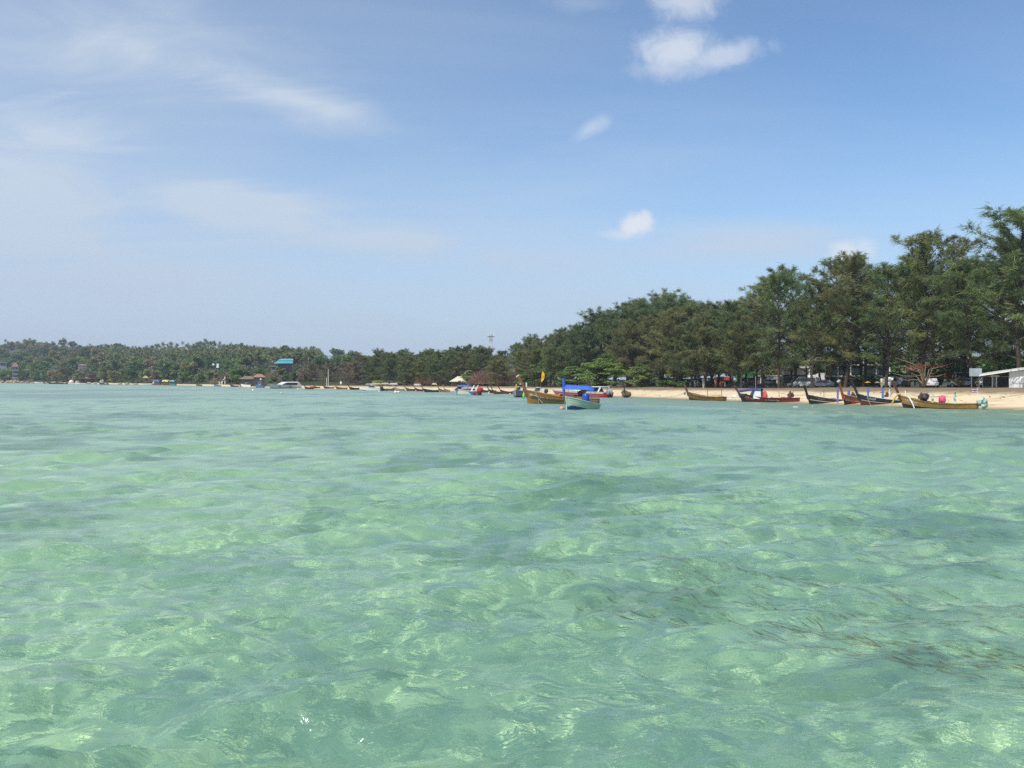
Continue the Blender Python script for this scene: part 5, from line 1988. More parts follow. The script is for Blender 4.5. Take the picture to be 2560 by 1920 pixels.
# red and white speedboat on the beach edge (H)
rH, LH = boat_root('speedboat', 'long red and white speedboat at the beach edge behind the blue canopied longtail', 1392, 990, 1521, 994)
hH = vhull(LH, 2.6, .95, .35)
motor_hull(rH, hH, pm('bright_red_paint', (0.55, 0.035, 0.06), (0.45, 0.03, 0.05), 3, .35), white, None, rail=white, deck=white)
nH = near_side(rH)
for s in (1, -1):
    st = MB()
    hH.skin(st, .80, .99, 1, 18, s, .012, 0, .0, .98)
    st.build('white_top_side', white, rH)
    st = MB()
    hH.skin(st, .55, .58, 1, 18, s, .014, 0, .05, .95)
    st.build('hull_stripe', pm('pink_stripe', (0.75, 0.4, 0.42)), rH)
xw = lx(hH, 1478, rH)
xw2 = lx(hH, 1496, rH)
zt = lz(rH, xw2, 968)
MB().prism([(xw + 1.2, 1.0), (xw2 - .5, 1.0), (xw2 + .3, zt), (xw2 + .9, zt)], -.9, .9).build('windscreen', glass_dark, rH)
xr = lx(hH, 1512, rH)
MB().box(xr - .2, xw2 + .9, -1.0, 1.0, zt, zt + .14).build('hard_top', white, rH, bev=.04)
for s in (1, -1):
    MB().prism([(xr + .9, 1.0), (xr + .5, 1.0), (xr - .2, zt), (xr + .2, zt)], s * .9, s * .98).build('top_support', white, rH)
    MB().prism([(lx(hH, 1425, rH), .95), (lx(hH, 1414, rH), 1.05), (lx(hH, 1416, rH), 1.25), (lx(hH, 1428, rH), 1.2)][::-1], s * .5, s * .8).build('seat_row', pm('dark_red_seat', (0.12, 0.03, 0.04)), rH)
outboards(rH, hH, 2, pm('grey_cowl', (0.25, 0.26, 0.27)), .9)

# low white boat behind the red longtail
rW, LW = boat_root('low_boat', 'low white open boat on the water behind the red longtail prow', 1800, 998.5, 1862, 1000)
hW = vhull(LW, 1.8, .45, .2)
motor_hull(rW, hW, white, dark_paint, None)
MB().box(-1.2, -.4, -.5, .5, .5, .8).build('console', white, rW, bev=.05)
outboards(rW, hW, 1, black, .6, .8)

# grey dinghy (L)
rL_, LL = boat_root('dinghy', 'grey blue dinghy end on, just left of the large brown longtail prow', 1291, 993.5, 1302, 991.5)
hL = Hull(max(LL, 3.6), 2.3, .95, .35, 0, .3, .2, .75, 2, .85)
motor_hull(rL_, hL, pm('grey_blue_paint', (0.20, 0.22, 0.30), (0.26, 0.26, 0.32), 3, .5), dark_paint, None)
MB().tube([hL.pt(1, 1) + Vector((.1, 0, .05)), hL.pt(1, 1) + Vector((.25, 0, .6)), hL.pt(1, 1) + Vector((.15, 0, 1.1))], [.14, .17, .1], 7).build('yellow_sash', ycl, rL_)

# small craft lying along the far beaches: bow px, bow py, stern px, stern py, kind, label
small = [
    (908, 976.5, 952, 977.5, 'motor', 'low white motorboat among the far longtails', white),
    (1062, 980, 1097, 981, 'long', 'dark longtail boat with a red bottom, in front of the far row', wood('black_planks', (0.02, 0.024, 0.03))),
    (1205, 980.5, 1222, 982, 'long', 'dark longtail right of the speedboat with blue canopy', drk),
    (1226, 983, 1237, 982, 'long', 'low dark longtail under the brown thicket', drk),
    (1236, 984.5, 1254, 986, 'long', 'brown longtail seen bow on below the leafless thicket', orw),
    (1256, 983.5, 1284, 986, 'long', 'red longtail left of the grey dinghy', redw),
    (1284, 984, 1308, 985, 'motor', 'white and lilac boat behind the large brown prow', white),
    (1328, 986, 1362, 987.5, 'motor', 'white and red motorboat on the sand behind the large brown longtail', white),
    (955, 976.5, 968, 977.5, 'long', 'dark green longtail at the stern of the low white motorboat', wood('green_planks', (0.03, 0.07, 0.05))),
    (985, 976, 968, 977.5, 'long', 'reddish longtail left of the white double float', orw),
    (990, 976.5, 1012, 978, 'long', 'pale sided longtail on the sand behind the white double float', wood('pale_planks', (0.42, 0.34, 0.24))),
    (1018, 977, 1038, 978, 'long', 'brown longtail right of the white double float', brw),
    (1042, 978, 1058, 978.5, 'long', 'dark red longtail left of the dark red-bottomed one', redw),
    (1100, 979, 1113, 980, 'long', 'brown longtail left of the speedboat with blue canopy', brw),
    (1114, 980, 1124, 981, 'long', 'yellowish longtail touching the speedboat bow', yel),
    (764, 972.5, 783, 974, 'long', 'dark longtail with an orange heap, right of the large white speedboat', drk),
    (786, 971, 800, 972, 'long', 'dark boat lying on the sand right of the orange heap', dkw),
    (812, 972, 835, 972.5, 'long', 'low dark longtail behind two pale poles', drk),
    (842, 973, 868, 973.5, 'long', 'brown longtail on the sand under the white sign', brw),
    (876, 974, 898, 974.5, 'long', 'dark longtail left of the low white motorboat', drk),
    (604, 967, 628, 967.5, 'motor', 'white motorboat with a dark bottom and grey windscreen, left of the blue boat', white),
    (640, 969, 660, 969.5, 'fish', 'small blue fishing boat with a grey cabin', pm('fishing_blue', (0.06, 0.16, 0.34), (0.1, 0.2, 0.36), 3)),
    (663, 968, 672, 968, 'long', 'small dark boat between the blue boat and the large white speedboat', dkw),
    (578, 967, 597, 967, 'long', 'small dark longtail left of the white motorboat', dkw),
    (536, 966, 551, 966, 'flat', 'low blue rowing boat on the far sand strip', pm('row_blue', (0.10, 0.24, 0.42))),
    (491, 965, 504, 965, 'flat', 'low brown rowing boat on the far sand strip', brw),
    (405, 963.3, 424, 963.3, 'roofy', 'boat with a yellow roof and brown hull at the far left beach', brw),
    (424, 964, 440, 964, 'rooft', 'boat with a turquoise roof right of the yellow roofed one', pm('teal_paint', (0.08, 0.28, 0.27))),
    (383, 962.5, 402, 963, 'roofb', 'boat with a blue roof and white bow left of the yellow roofed one', pm('dull_red_paint', (0.28, 0.11, 0.10))),
    (352, 962.5, 381, 963.2, 'flat', 'long low white boat left of the blue roofed one', white),
    (250, 961.5, 271, 961.5, 'long', 'dark longtail in front of the grey boulder', dkw),
    (122, 959.8, 145, 960, 'long', 'dark longtail with pale cargo in front of the sand bank', drk),
    (146, 960, 170, 960.2, 'long', 'second dark longtail touching the first, right of it, before the sand bank', drk),
    (87, 959.0, 110, 959.0, 'motor', 'small white motorboat with a pale top at the far left', white)]
for bpx, bp_y, spx, sp_y, kind, lab, m in small:
    if kind == 'long':
        a, b = sea(bpx, bp_y), sea(spx, sp_y)
        # lie broadside so that it keeps its seen width
        ym = (a.y + b.y) / 2
        ang = tr.uniform(-1.2, 1.2)
        bow_p = at(bpx, ym + ang)
        st_p = at(spx, ym - ang)
        py1 = HY + EYE * F / bow_p.y
        py2 = HY + EYE * F / st_p.y
        L = (bow_p - st_p).length
        longtail(lab, bpx, py1, spx, py2, m, m, dkw, m, 'small longtail boats along the far beach', B=min(1.6, .22 * L), fb=.42, bow=.50, post=.85, lean=.45, thwarts=2, engine=L > 4, post_w=(.09, .06), post_t=.6)
        continue
    a, b = sea(bpx, bp_y), sea(spx, sp_y)
    ym = (a.y + b.y) / 2
    a, b = at(bpx, ym + .5), at(spx, ym - .5)
    L = (a - b).length
    root = empty('small_boat', lab, 'boat', (a + b) / 2, math.atan2(a.y - b.y, a.x - b.x), 'small motor and rowing boats along the far beach')
    h = vhull(L, min(2.4, .32 * L), .5 if kind == 'flat' else .8, .3)
    motor_hull(root, h, m, dark_paint if kind != 'flat' else m, None)
    if kind == 'motor':
        MB().prism([(L * .22, .85), (-L * .12, .85), (-L * .05, 1.5), (L * .06, 1.5)], -.6, .6).build('windscreen', glass_dark, root)
        MB().box(-L * .18, L * .07, -.65, .65, 1.5, 1.6).build('top', white, root)
        for s in (1, -1):
            MB().tube([(-L * .17, s * .6, .8), (-L * .17, s * .6, 1.5)], .03, 5).build('top_support', steel, root)
        outboards(root, h, 1, black, .8)
    elif kind == 'fish':
        MB().box(-L * .2, L * .1, -.6, .6, .8, 2.0).build('cabin', pm('grey_cabin', (0.28, 0.32, 0.36)), root)
        MB().box(-L * .25, L * .15, -.75, .75, 2.0, 2.12).build('cabin_roof', steel, root)
        MB().tube([(-L * .1, 0, 2.1), (-L * .1, 0, 3.3)], .04, 5).ball((-L * .1, 0, 3.0), .35, 8, 5).build('mast_light', white, root)
        MB().box(-L * .12, L * .04, -.62, .62, 1.3, 1.75).build('cabin_window', glass_dark, root)
    elif kind == 'flat':
        for t in (-.2, .15):
            MB().box(L * t - .15, L * t + .15, -.45, .45, .5, .62).build('thwart', inside_m, root)
    else:
        col = {'roofy': pm('yellow_tarp', (0.70, 0.55, 0.18)), 'rooft': pm('teal_tarp', (0.10, 0.34, 0.32)), 'roofb': pm('blue_tarp', (0.05, 0.14, 0.32))}[kind]
        z = 2.6
        rf = MB()
        x0, x1 = -L * .42, L * .34
        rings = [[(x0 + (x1 - x0) * t, y, z - (.7 if abs(y) > 1 else 0) - .3 * (2 * t - 1) ** 4) for y in (1.15, .8, 0, -.8, -1.15)] for t in [i / 6 for i in range(7)]]
        rf.loft(rings).loft([[(p[0], p[1], p[2] - .05) for p in r[::-1]] for r in rings])
        rf.build('roof', col, root)
        for x in (x0 + .2, 0, x1 - .2):
            for s in (1, -1):
                MB().tube([(x, s * 1.0, .7), (x, s * 1.0, z - .3)], .04, 5).build('roof_post', steel, root)
        if kind == 'roofb':
            MB().prism([(L * .5, .8), (L * .3, .8), (L * .35, 2.2), (L * .42, 2.2)], -.5, .5).build('bow_shelter', white, root)
tag(MB().ball((0, 0, .1), .42, 10, 6, 0, (1.7, .9, .9), .25, random.Random(3)).build('orange_heap', pm('orange_net', (0.55, 0.22, 0.08), (0.4, 0.2, 0.1), 5, .9), None, sea(774, 971, .9) + Vector((0, 3, .3))), 'heap of orange nets behind the dark longtail, right of the large white speedboat', 'net heap')


# ------------------------------------------------------------------ buildings, shops and beach furniture
def seen(px, py_base, s=None):
    """ground point seen in a column, with the turn that faces the camera"""
    p = inland(px, s)
    return p, math.atan2(p.x, p.y) * -1


cream = pm('cream_wall', (0.62, 0.58, 0.50), (0.52, 0.48, 0.42), 1.5, .8)
wallw = pm('white_wall', (0.78, 0.78, 0.74), (0.70, 0.70, 0.66), 1.2, .8)
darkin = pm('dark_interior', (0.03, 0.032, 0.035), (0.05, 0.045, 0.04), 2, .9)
conc = pm('concrete', (0.36, 0.35, 0.33), (0.28, 0.27, 0.26), 1.5, .9)
roofg = pm('grey_roof', (0.45, 0.46, 0.46), (0.36, 0.36, 0.36), 2, .6)
timber = pm('timber', (0.20, 0.12, 0.07), (0.12, 0.075, 0.045), 3, .8)
thatch = pm('thatch', (0.46, 0.39, 0.28), (0.34, 0.28, 0.19), 8, .95, .05)
tile_r = pm('red_brown_tiles', (0.34, 0.15, 0.085), (0.25, 0.10, 0.06), 4, .8, .02)


def face(px, s, label, name, cat, group=None):
    p = inland(px, s)
    root = empty(name, label, cat, p, -math.atan2(p.x, p.y), group)
    return root, p.y / F, p          # metres per photograph pixel


# white balconied building behind the casuarinas
root, k, p = face(2143, 62, 'white three storey building with balconies behind the casuarina trunks', 'apartment_building', 'building')
W = 150 * k
zt = zat(884, p.y) - p.z
zf = [0, zt * .34, zt * .67, zt]
MB().box(-W / 2, W / 2, 2.2, 9, 0, zt).build('wall', wallw, root)
for i in range(1, 4):
    MB().box(-W / 2 - .2, W / 2 + .2, -.2, 2.2, zf[i] - .18, zf[i] + .12).build('floor_slab', wallw, root)
for i in range(0, 3):
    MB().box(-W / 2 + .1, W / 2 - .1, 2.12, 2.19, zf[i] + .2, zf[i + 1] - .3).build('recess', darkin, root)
    for j in range(6):
        x = -W / 2 + W * j / 5
        MB().box(x - .14, x + .14, 0, .3, zf[i], zf[i + 1] - .18).build('column', wallw, root)
    for j in range(5):
        x = -W / 2 + W * (j + .5) / 5
        w = MB().box(x - .8, x + .8, 2.0, 2.1, zf[i] + .3, zf[i + 1] - .7).build('window', glass_dark, root)
        MB().box(x - .9, x - .8, 1.96, 2.1, zf[i] + .3, zf[i + 1] - .7).box(x + .8, x + .9, 1.96, 2.1, zf[i] + .3, zf[i + 1] - .7).build('window_frame', wallw, w)
    if i:
        MB().box(-W / 2, W / 2, -.15, -.1, zf[i] + 1.0, zf[i] + 1.08).build('balcony_rail', steel, root)
# white house at the right
root, k, p = face(2512, 20, 'white bungalow with a white sloping roof and porch at the right edge', 'white_house', 'house')
H1 = zat(922, p.y) - p.z
xl, xr = (2456 - 2512) * k, (2560 - 2512) * k
xm = (2522 - 2512) * k
MB().box(xm, xr, 0, 6, 0, H1 * .92).build('gable_wall', wallw, root)
MB().box(xl + .3, xm - .003, 2.2, 6, 0, H1 * .60).build('wall', cream, root)
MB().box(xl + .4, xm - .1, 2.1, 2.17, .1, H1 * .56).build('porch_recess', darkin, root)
rf = MB()
rf.add([(xl, -.6, H1 * .60), (xr + .2, -.6, H1 * .99), (xr + .2, 6.5, H1 * 1.08), (xl, 6.5, H1 * .72), (xl, -.6, H1 * .66), (xr + .2, -.6, H1 * 1.05), (xr + .2, 6.5, H1 * 1.14), (xl, 6.5, H1 * .78)],
       [(0, 1, 2, 3)[::-1], (4, 5, 6, 7), (0, 1, 5, 4), (1, 2, 6, 5), (2, 3, 7, 6), (3, 0, 4, 7)])
rf.build('roof', white, root)
d = MB().box((2486 - 2512) * k, (2494 - 2512) * k, 1.96, 2.04, .1, H1 * .55).build('door', pm('green_glass', (0.14, 0.22, 0.18)), root)
for a in (2485, 2494):
    MB().box((a - 2512) * k - .08, (a - 2512) * k + .08, 1.85, 2.0, 0, H1 * .60).build('post', wallw, root)
MB().box((2480 - 2512) * k, (2500 - 2512) * k, 1.7, 1.85, H1 * .57, H1 * .66).build('porch_lintel', wallw, root)
# sign board on posts
root, k, p = face(2439, 20, 'plain grey sign board on two posts at the back of the beach', 'sign_board', 'sign')
z0, z1 = zat(941, p.y) - p.z, zat(921, p.y) - p.z
MB().box(-14 * k, 14 * k, -.05, .05, z0, z1).build('panel', pm('board_grey', (0.30, 0.36, 0.38), (0.24, 0.30, 0.32), 3, .6), root, bev=.03)
for a in (-9, 8):
    MB().tube([(a * k, .12, -.2), (a * k, .12, z1 + .1)], .06, 6).build('post', steel, root)
# dark shop with grey signs left of the board
root, k, p = face(2412, 42, 'dark open shop with white edged roof left of the sign board', 'beach_shop', 'shop')
zt = zat(930, p.y) - p.z
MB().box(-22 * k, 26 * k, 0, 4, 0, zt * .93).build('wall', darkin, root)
MB().box(-24 * k, 28 * k, -1.2, 4.2, zt * .93, zt).build('roof', roofg, root)
MB().box(-10 * k, 12 * k, -.9, -.7, zt * .55, zt * .62).build('awning', pm('blue_grey_awning', (0.22, 0.32, 0.40)), root)
MB().box(8 * k, 18 * k, -1.1, -1.0, zt * 1.25, zt * 1.75).build('sign_panel', pm('grey_sign', (0.4, 0.4, 0.4), (0.08, 0.08, 0.08), 6), root)
for a in (-20, -2, 20):
    MB().tube([(a * k, -1.0, 0), (a * k, -1.0, zt * .93)], .06, 6).build('post', wallw, root)
# low shops behind the middle of the belt
shops = [(1625, 67, 30, 940, wallw, tile_r, 'small white shop with an orange sign right of the almond trees', 'orange'), (1668, 67, 44, 943, cream, roofg, 'cream wall shop behind the green bush', None),
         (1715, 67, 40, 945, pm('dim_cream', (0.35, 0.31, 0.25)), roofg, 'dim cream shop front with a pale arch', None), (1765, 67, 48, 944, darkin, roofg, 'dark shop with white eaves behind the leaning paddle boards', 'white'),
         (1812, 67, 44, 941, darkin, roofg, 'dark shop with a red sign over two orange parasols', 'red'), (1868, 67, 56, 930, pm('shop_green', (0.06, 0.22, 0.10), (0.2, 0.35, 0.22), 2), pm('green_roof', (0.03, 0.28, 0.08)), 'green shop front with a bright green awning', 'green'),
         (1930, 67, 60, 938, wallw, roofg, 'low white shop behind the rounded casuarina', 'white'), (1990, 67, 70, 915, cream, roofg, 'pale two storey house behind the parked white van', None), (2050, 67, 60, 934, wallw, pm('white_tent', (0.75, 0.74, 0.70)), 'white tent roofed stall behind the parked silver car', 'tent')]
for px, s, w, py, wm, rm, lab, extra in shops:
    root, k, p = face(px, s, lab, 'beach_shop', 'shop', 'low shops behind the casuarinas')
    zt = zat(py, p.y) - p.z
    W = w * k
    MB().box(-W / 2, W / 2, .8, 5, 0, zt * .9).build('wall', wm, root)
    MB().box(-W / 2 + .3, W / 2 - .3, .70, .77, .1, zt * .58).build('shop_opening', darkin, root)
    if extra == 'tent':
        MB().prism([(-W / 2 - .4, zt * .55), (W / 2 + .4, zt * .55), (W * .15, zt * 1.05), (-W * .05, zt * 1.05)], -1.5, 4).build('tent_roof', rm, root)
    else:
        MB().box(-W / 2 - .4, W / 2 + .4, -.6, 5.3, zt * .9, zt).build('roof', rm, root)
    if extra in ('orange', 'white', 'red', 'green'):
        c = {'orange': pm('sign_orange', (0.55, 0.16, 0.06)), 'white': white, 'red': pm('sign_red', (0.55, 0.06, 0.04)), 'green': pm('green_roof', (0.03, 0.28, 0.08))}[extra]
        MB().box(-W * .2, W * .25, -.75, -.62, zt * .62, zt * .85).build('sign_panel', c, root)
    for a in (-.45, 0, .45):
        MB().box(a * W - .1, a * W + .1, -.4, -.2, 0, zt * .9).build('post', wm if wm != darkin else wallw, root)
    MB().box(-W * .42, -W * .1, .2, .6, 0, .9).build('counter', conc, root)
# leaning boards and closed parasols between the trunks
def parasol_closed(px, s, py0, w, m, label):
    root, k, p = face(px, s, label, 'closed_parasol', 'parasol', 'closed parasols and boards by the shops')
    zt = zat(py0, p.y) - p.z
    MB().tube([(0, 0, 0), (0, 0, zt + .15)], .035, 6).build('pole', steel, root)
    MB().tube([(0, 0, zt * .25), (0, 0, zt * .4), (0, 0, zt * .8), (0, 0, zt)], [w * k * .42, w * k * .5, w * k * .26, .05], 10).build('folded_canopy', m, root)


parasol_closed(1790, 25, 944, 8, pm('sign_red', (0.55, 0.06, 0.04)), 'closed red parasol right of the pale paddle board')
parasol_closed(1802, 26, 949, 8, pm('sign_orange', (0.55, 0.16, 0.06)), 'closed orange parasol right of the red one')
for px, py, w, lab, m in [(1760, 946, 9, 'wide pale paddle board leaning upright between the trunks', pm('board_cream', (0.72, 0.66, 0.52))), (1738, 950, 5, 'narrow white paddle board leaning left of the wide pale one', white),
                          (1726, 955, 5, 'short white board standing left of the other boards', white)]:
    root, k, p = face(px, 24.5, lab, 'paddle_board', 'paddle board', 'closed parasols and boards by the shops')
    zt = zat(py, p.y) - p.z
    mb = MB()
    rings = []
    for i in range(11):
        t = i / 10
        ww = w * k / 2 * max(.05, math.sin(PI * (0.04 + .92 * t)) ** .45)
        rings.append([(ww, .08 + t * .35, zt * t), (0, .16 + t * .35, zt * t), (-ww, .08 + t * .35, zt * t), (0, t * .35, zt * t)])
    mb.loft(rings, 0, True)
    mb.build('board', m, root)
    MB().box(-.03, .03, -.03 + .05, .02 + .05, .25, .5).build('fin', black, root)


# parked vehicles
def car(px, s, m, label, kind='car', turn=0.0):
    p = inland(px, s)
    root = empty('parked_car' if kind == 'car' else 'parked_' + kind, label, 'car' if kind == 'car' else kind, p, -math.atan2(p.x, p.y) + turn, 'vehicles parked behind the beach')
    if kind == 'car':
        prof = [(-2.1, .35), (2.1, .35), (2.15, .75), (1.25, .95), (.75, 1.42), (-1.0, 1.45), (-1.75, 1.0), (-2.15, .9)]
        win = [(1.1, .98), (.7, 1.36), (-.95, 1.38), (-1.55, 1.0)]
    elif kind == 'van':
        prof = [(-2.3, .35), (2.3, .35), (2.35, 1.0), (1.9, 1.25), (1.35, 2.0), (-2.25, 2.05), (-2.35, 1.2)]
        win = [(1.8, 1.25), (1.3, 1.88), (-2.1, 1.92), (-2.15, 1.25)]
    else:
        prof = [(-2.5, .4), (2.4, .4), (2.45, .95), (1.3, 1.1), (.8, 1.75), (-.5, 1.78), (-.7, 1.1), (-2.55, 1.1)]
        win = [(1.15, 1.13), (.75, 1.68), (-.45, 1.7), (-.55, 1.13)]
    MB().prism(prof, -.82, .82).build('body', m, root, bev=.07)
    for s_ in (-1, 1):
        MB().prism(win, s_ * .825, s_ * .845).build('side_window', glass_dark, root)
    x0, z0 = win[0]
    x1, z1 = win[1]
    MB().add([(x0 + .12, -.7, z0), (x0 + .12, .7, z0), (x1 + .1, .65, z1), (x1 + .1, -.65, z1)], [(0, 1, 2, 3)]).build('windscreen', glass_dark, root)
    for x in (-1.35, 1.35):
        for y in (-.8, .8):
            wo = MB().tube([(x, y - .11, .33), (x, y + .11, .33)], .33, 14).build('wheel', black, root)
            MB().tube([(x, y - .125, .33), (x, y + .125, .33)], .18, 10).build('rim', steel, wo)
    for y in (-.62, .62):
        MB().box(prof[2][0] - .06, prof[2][0] + .03, y - .16, y + .16, .68, .82).build('headlight', pm('lamp_glass', (0.7, 0.7, 0.68), None, 3, .15), root)
    if kind == 'pickup':
        MB().tube([(-.8, -.75, 1.1), (-.9, -.75, 1.8), (-.9, .75, 1.8), (-.8, .75, 1.1)], .04, 6).build('roll_bar', steel, root)


silver = pm('silver_paint', (0.34, 0.37, 0.42), (0.30, 0.33, 0.38), 2, .3, metal=.3)
for a in [(2016, 33, white, 'white van parked behind the beach among the casuarina trunks', 'van', 2.7), (2058, 33, silver, 'silver blue car parked right of the white van', 'car', 2.9), (2096, 36, pm('dark_car', (0.05, 0.055, 0.07)), 'dark car parked right of the silver one', 'car', 3.3),
          (1992, 39, silver, 'pale car parked left of the white van', 'car', 2.2), (2226, 30, white, 'white pickup truck with an open canopy behind the yellow longtail prow', 'pickup', -1.9), (2248, 34, steel, 'grey pickup truck parked right of the white one', 'pickup', -1.75),
          (2326, 25.5, white, 'white car with dark windscreen parked by the red leafed tree', 'car', -1.4), (2408, 31, silver, 'pale car parked beside the dry bush left of the sign board', 'car', 3.0), (2475, 27.5, white, 'white car parked before the bungalow porch', 'car', 2.8),
          (1920, 34, pm('dark_car', (0.05, 0.055, 0.07)), 'dark car parked between trunks behind the red longtail', 'car', 2.9), (1842, 34, pm('teal_car', (0.16, 0.30, 0.32)), 'grey teal car parked right of the orange parasol', 'car', 2.9)]:
    car(*a)


def parasol_open(px, s, py_top, wpx, m, label, group, name='beach_parasol', cat='parasol', m2=None):
    root, k, p = face(px, s, label, name, cat, group)
    zt = zat(py_top, p.y) - p.z
    r = wpx * k / 2
    mb = MB()
    n = 12
    vs = [(0, 0, zt)] + [(r * math.cos(2 * PI * i / n), r * math.sin(2 * PI * i / n), zt - r * .42) for i in range(n)]
    vs2 = [(x, y, z - .05) for x, y, z in vs]
    b = len(vs)
    fs = [(0, 1 + i, 1 + (i + 1) % n) for i in range(n)]
    mb.add(vs, fs[::1] if m2 is None else fs, 0)
    mb.add(vs2, [f[::-1] for f in fs], 0)
    if m2 is not None:
        mb.mi = [0 if i % 2 else 1 for i in range(len(mb.f))]
    mb.build('canopy', [m] if m2 is None else [m, m2], root)
    MB().tube([(0, 0, 0), (0, 0, zt)], .04, 6).build('pole', timber, root)


parasol_open(2170, 25.5, 953, 16, pm('sign_orange', (0.55, 0.16, 0.06)), 'orange and yellow parasol behind the black longtail pole', 'open parasols among the trunks', m2=pm('yellow_tarp', (0.70, 0.55, 0.18)))
parasol_open(2194, 26, 953.5, 15, pm('pale_teal_cloth', (0.35, 0.5, 0.48)), 'pale parasol with pink and white sides, right of the orange one', 'open parasols among the trunks', m2=pm('pink_cloth', (0.6, 0.3, 0.28)))
parasol_open(2130, 28, 942, 26, pm('maroon_cloth', (0.18, 0.07, 0.09)), 'maroon parasol over a white table behind the orange prow', 'open parasols among the trunks')
gthatch = pm('grey_thatch', (0.20, 0.19, 0.18), (0.14, 0.13, 0.12), 8, .9)
for i, px in enumerate((966, 976, 986, 1011)):
    parasol_open(px, 28, 950 + (i % 2), 13, gthatch, 'grey thatched parasol behind the white canopies of the beach cafe', 'grey thatched parasols of the beach cafe')
for px, w, py, lab, m in [(940, 30, 957.5, 'long cream canopy at the left of the beach cafe', pm('cream_canvas', (0.72, 0.66, 0.48))), (962, 24, 957, 'yellowish canopy in the middle of the beach cafe', pm('cream_canvas', (0.72, 0.66, 0.48))), (984, 24, 957.5, 'white canopy at the right of the beach cafe', white),
                          (1044, 22, 959.5, 'low white canopy right of the beach cafe', white), (1086, 14, 957.5, 'yellow canopy over purple chairs left of the thatched pavilion', pm('yellow_canvas', (0.75, 0.68, 0.35))), (922, 18, 958.5, 'grey flat canopy at the far left of the beach cafe', roofg),
                          (1303, 9, 957, 'small white parasol right of the leafless thicket', white)]:
    root, k, p = face(px, 21, lab, 'beach_canopy', 'canopy', 'canopies of the beach cafe')
    zt = zat(py, p.y) - p.z
    W = w * k
    MB().prism([(-W / 2, zt - .5), (W / 2, zt - .5), (W * .3, zt), (-W * .3, zt)], -1.6, 1.6).build('canvas', m, root)
    for x in (-.46, .46):
        for y in (-1.5, 1.5):
            MB().tube([(x * W, y, 0), (x * W, y, zt - .5)], .04, 5).build('post', timber, root)
    MB().box(-W * .3, W * .3, -.4, .4, .65, .72).build('table', timber, root)
    for x in (-.25, .25):
        MB().box(x * W - .25, x * W + .25, .7, 1.1, 0, .9).build('chair', pm('chair_dark', (0.08, 0.05, 0.07)), root)
# thatched pavilion
def pavilion(px, s, w, py_top, py_eave, roofm, label, name='pavilion'):
    root, k, p = face(px, s, label, name, 'pavilion')
    zt, ze = zat(py_top, p.y) - p.z, zat(py_eave, p.y) - p.z
    W = w * k
    D = W * .35
    mb = MB()
    e = [(-W / 2, -D, ze), (W / 2, -D, ze), (W / 2, D, ze), (-W / 2, D, ze)]
    t = [(-W * .12, -.1, zt), (W * .12, -.1, zt), (W * .12, .1, zt), (-W * .12, .1, zt)]
    mb.add(e + t, [(0, 1, 5, 4), (1, 2, 6, 5), (2, 3, 7, 6), (3, 0, 4, 7), (4, 5, 6, 7)])
    mb.add([(x, y, z - .12) for x, y, z in e], [(3, 2, 1, 0)])
    mb.build('roof', roofm, root)
    for x in (-.36, -.12, .12, .36):
        for y in (-.75, .75):
            MB().tube([(x * W, y * D, 0), (x * W, y * D, ze)], .10, 6).build('post', timber, root)
    MB().box(-W * .42, W * .42, -D * .8, D * .8, .25, .4).build('floor', timber, root)
    MB().box(-W * .40, W * .40, -D * .78, -D * .74, 1.0, 1.1).build('rail', timber, root)
    return root


pavilion(1150, 21, 54, 941, 954, pm('pale_thatch', (0.66, 0.60, 0.48), (0.52, 0.46, 0.35), 8, .95, .05), 'open pavilion with a pale hipped thatch roof behind the speedboat with blue canopy')
pavilion(1205, 23, 36, 953, 959, tile_r, 'low pavilion with a reddish roof at the foot of the leafless thicket')
pavilion(364, 8, 16, 939.5, 945, thatch, 'small thatched hut at the far left beach')
# sign, flag, poles
root, k, p = face(1316, 17, 'narrow white sign plate on a post behind the large brown prow', 'white_sign', 'sign')
MB().box(-1.6 * k, 1.6 * k, -.04, .04, zat(967, p.y) - p.z, zat(956.5, p.y) - p.z).build('plate', white, root)
MB().tube([(0, .08, -.2), (0, .08, zat(958, p.y) - p.z)], .05, 6).build('post', steel, root)
root, k, p = face(1350, 14, 'tall yellow feather flag on a thin leaning pole', 'beach_flag', 'flag')
zt = zat(925, p.y) - p.z
MB().tube([(0, 0, -.2), (.5, 0, zt)], .05, 6).build('pole', timber, root)
fl = MB()
rings = []
for i in range(9):
    t = i / 8
    z = zt - t * 2.6
    w = .75 * math.sin(PI * min(1, .12 + .8 * t)) + .05
    x = .5 * z / zt
    rings.append([(x + .03, .02 * math.sin(i), z), (x + w * .55, .18 * math.sin(i * 1.3), z - .25), (x + w, .1 * math.sin(i * 1.3 + 1), z - .4)])
fl.loft(rings)
fl.build('cloth', pm('flag_yellow', (0.72, 0.46, 0.03), (0.55, 0.33, 0.02), 3), root)
for px, py, lab in [(817, 944, 'short pale pole on the sand left of the white sign'), (821, 923, 'tall pale pole on the sand left of the white sign')]:
    p = inland(px, 9)
    tag(MB().tube([(0, 0, -.3), (0, 0, zat(py, p.y) - p.z)], .14, 7).build('pole', pm('pale_pole', (0.5, 0.5, 0.44)), None, p), lab, 'pole')
root, k, p = face(852, 11, 'small white sign on a post at the far beach', 'white_sign', 'sign')
MB().box(-2 * k, 2 * k, -.05, .05, zat(960, p.y) - p.z, zat(953.5, p.y) - p.z).build('plate', white, root)
MB().tube([(0, .1, -.2), (0, .1, zat(948, p.y) - p.z)], .06, 6).build('post', steel, root)
# telecom tower above the trees
p = at(1227.5, 520)
root = empty('telecom_tower', 'slim red and white lattice tower rising above the dark trees', 'tower', (p.x, p.y, 1.0))
zt = zat(836, p.y) - 1.0
hb = 1.35


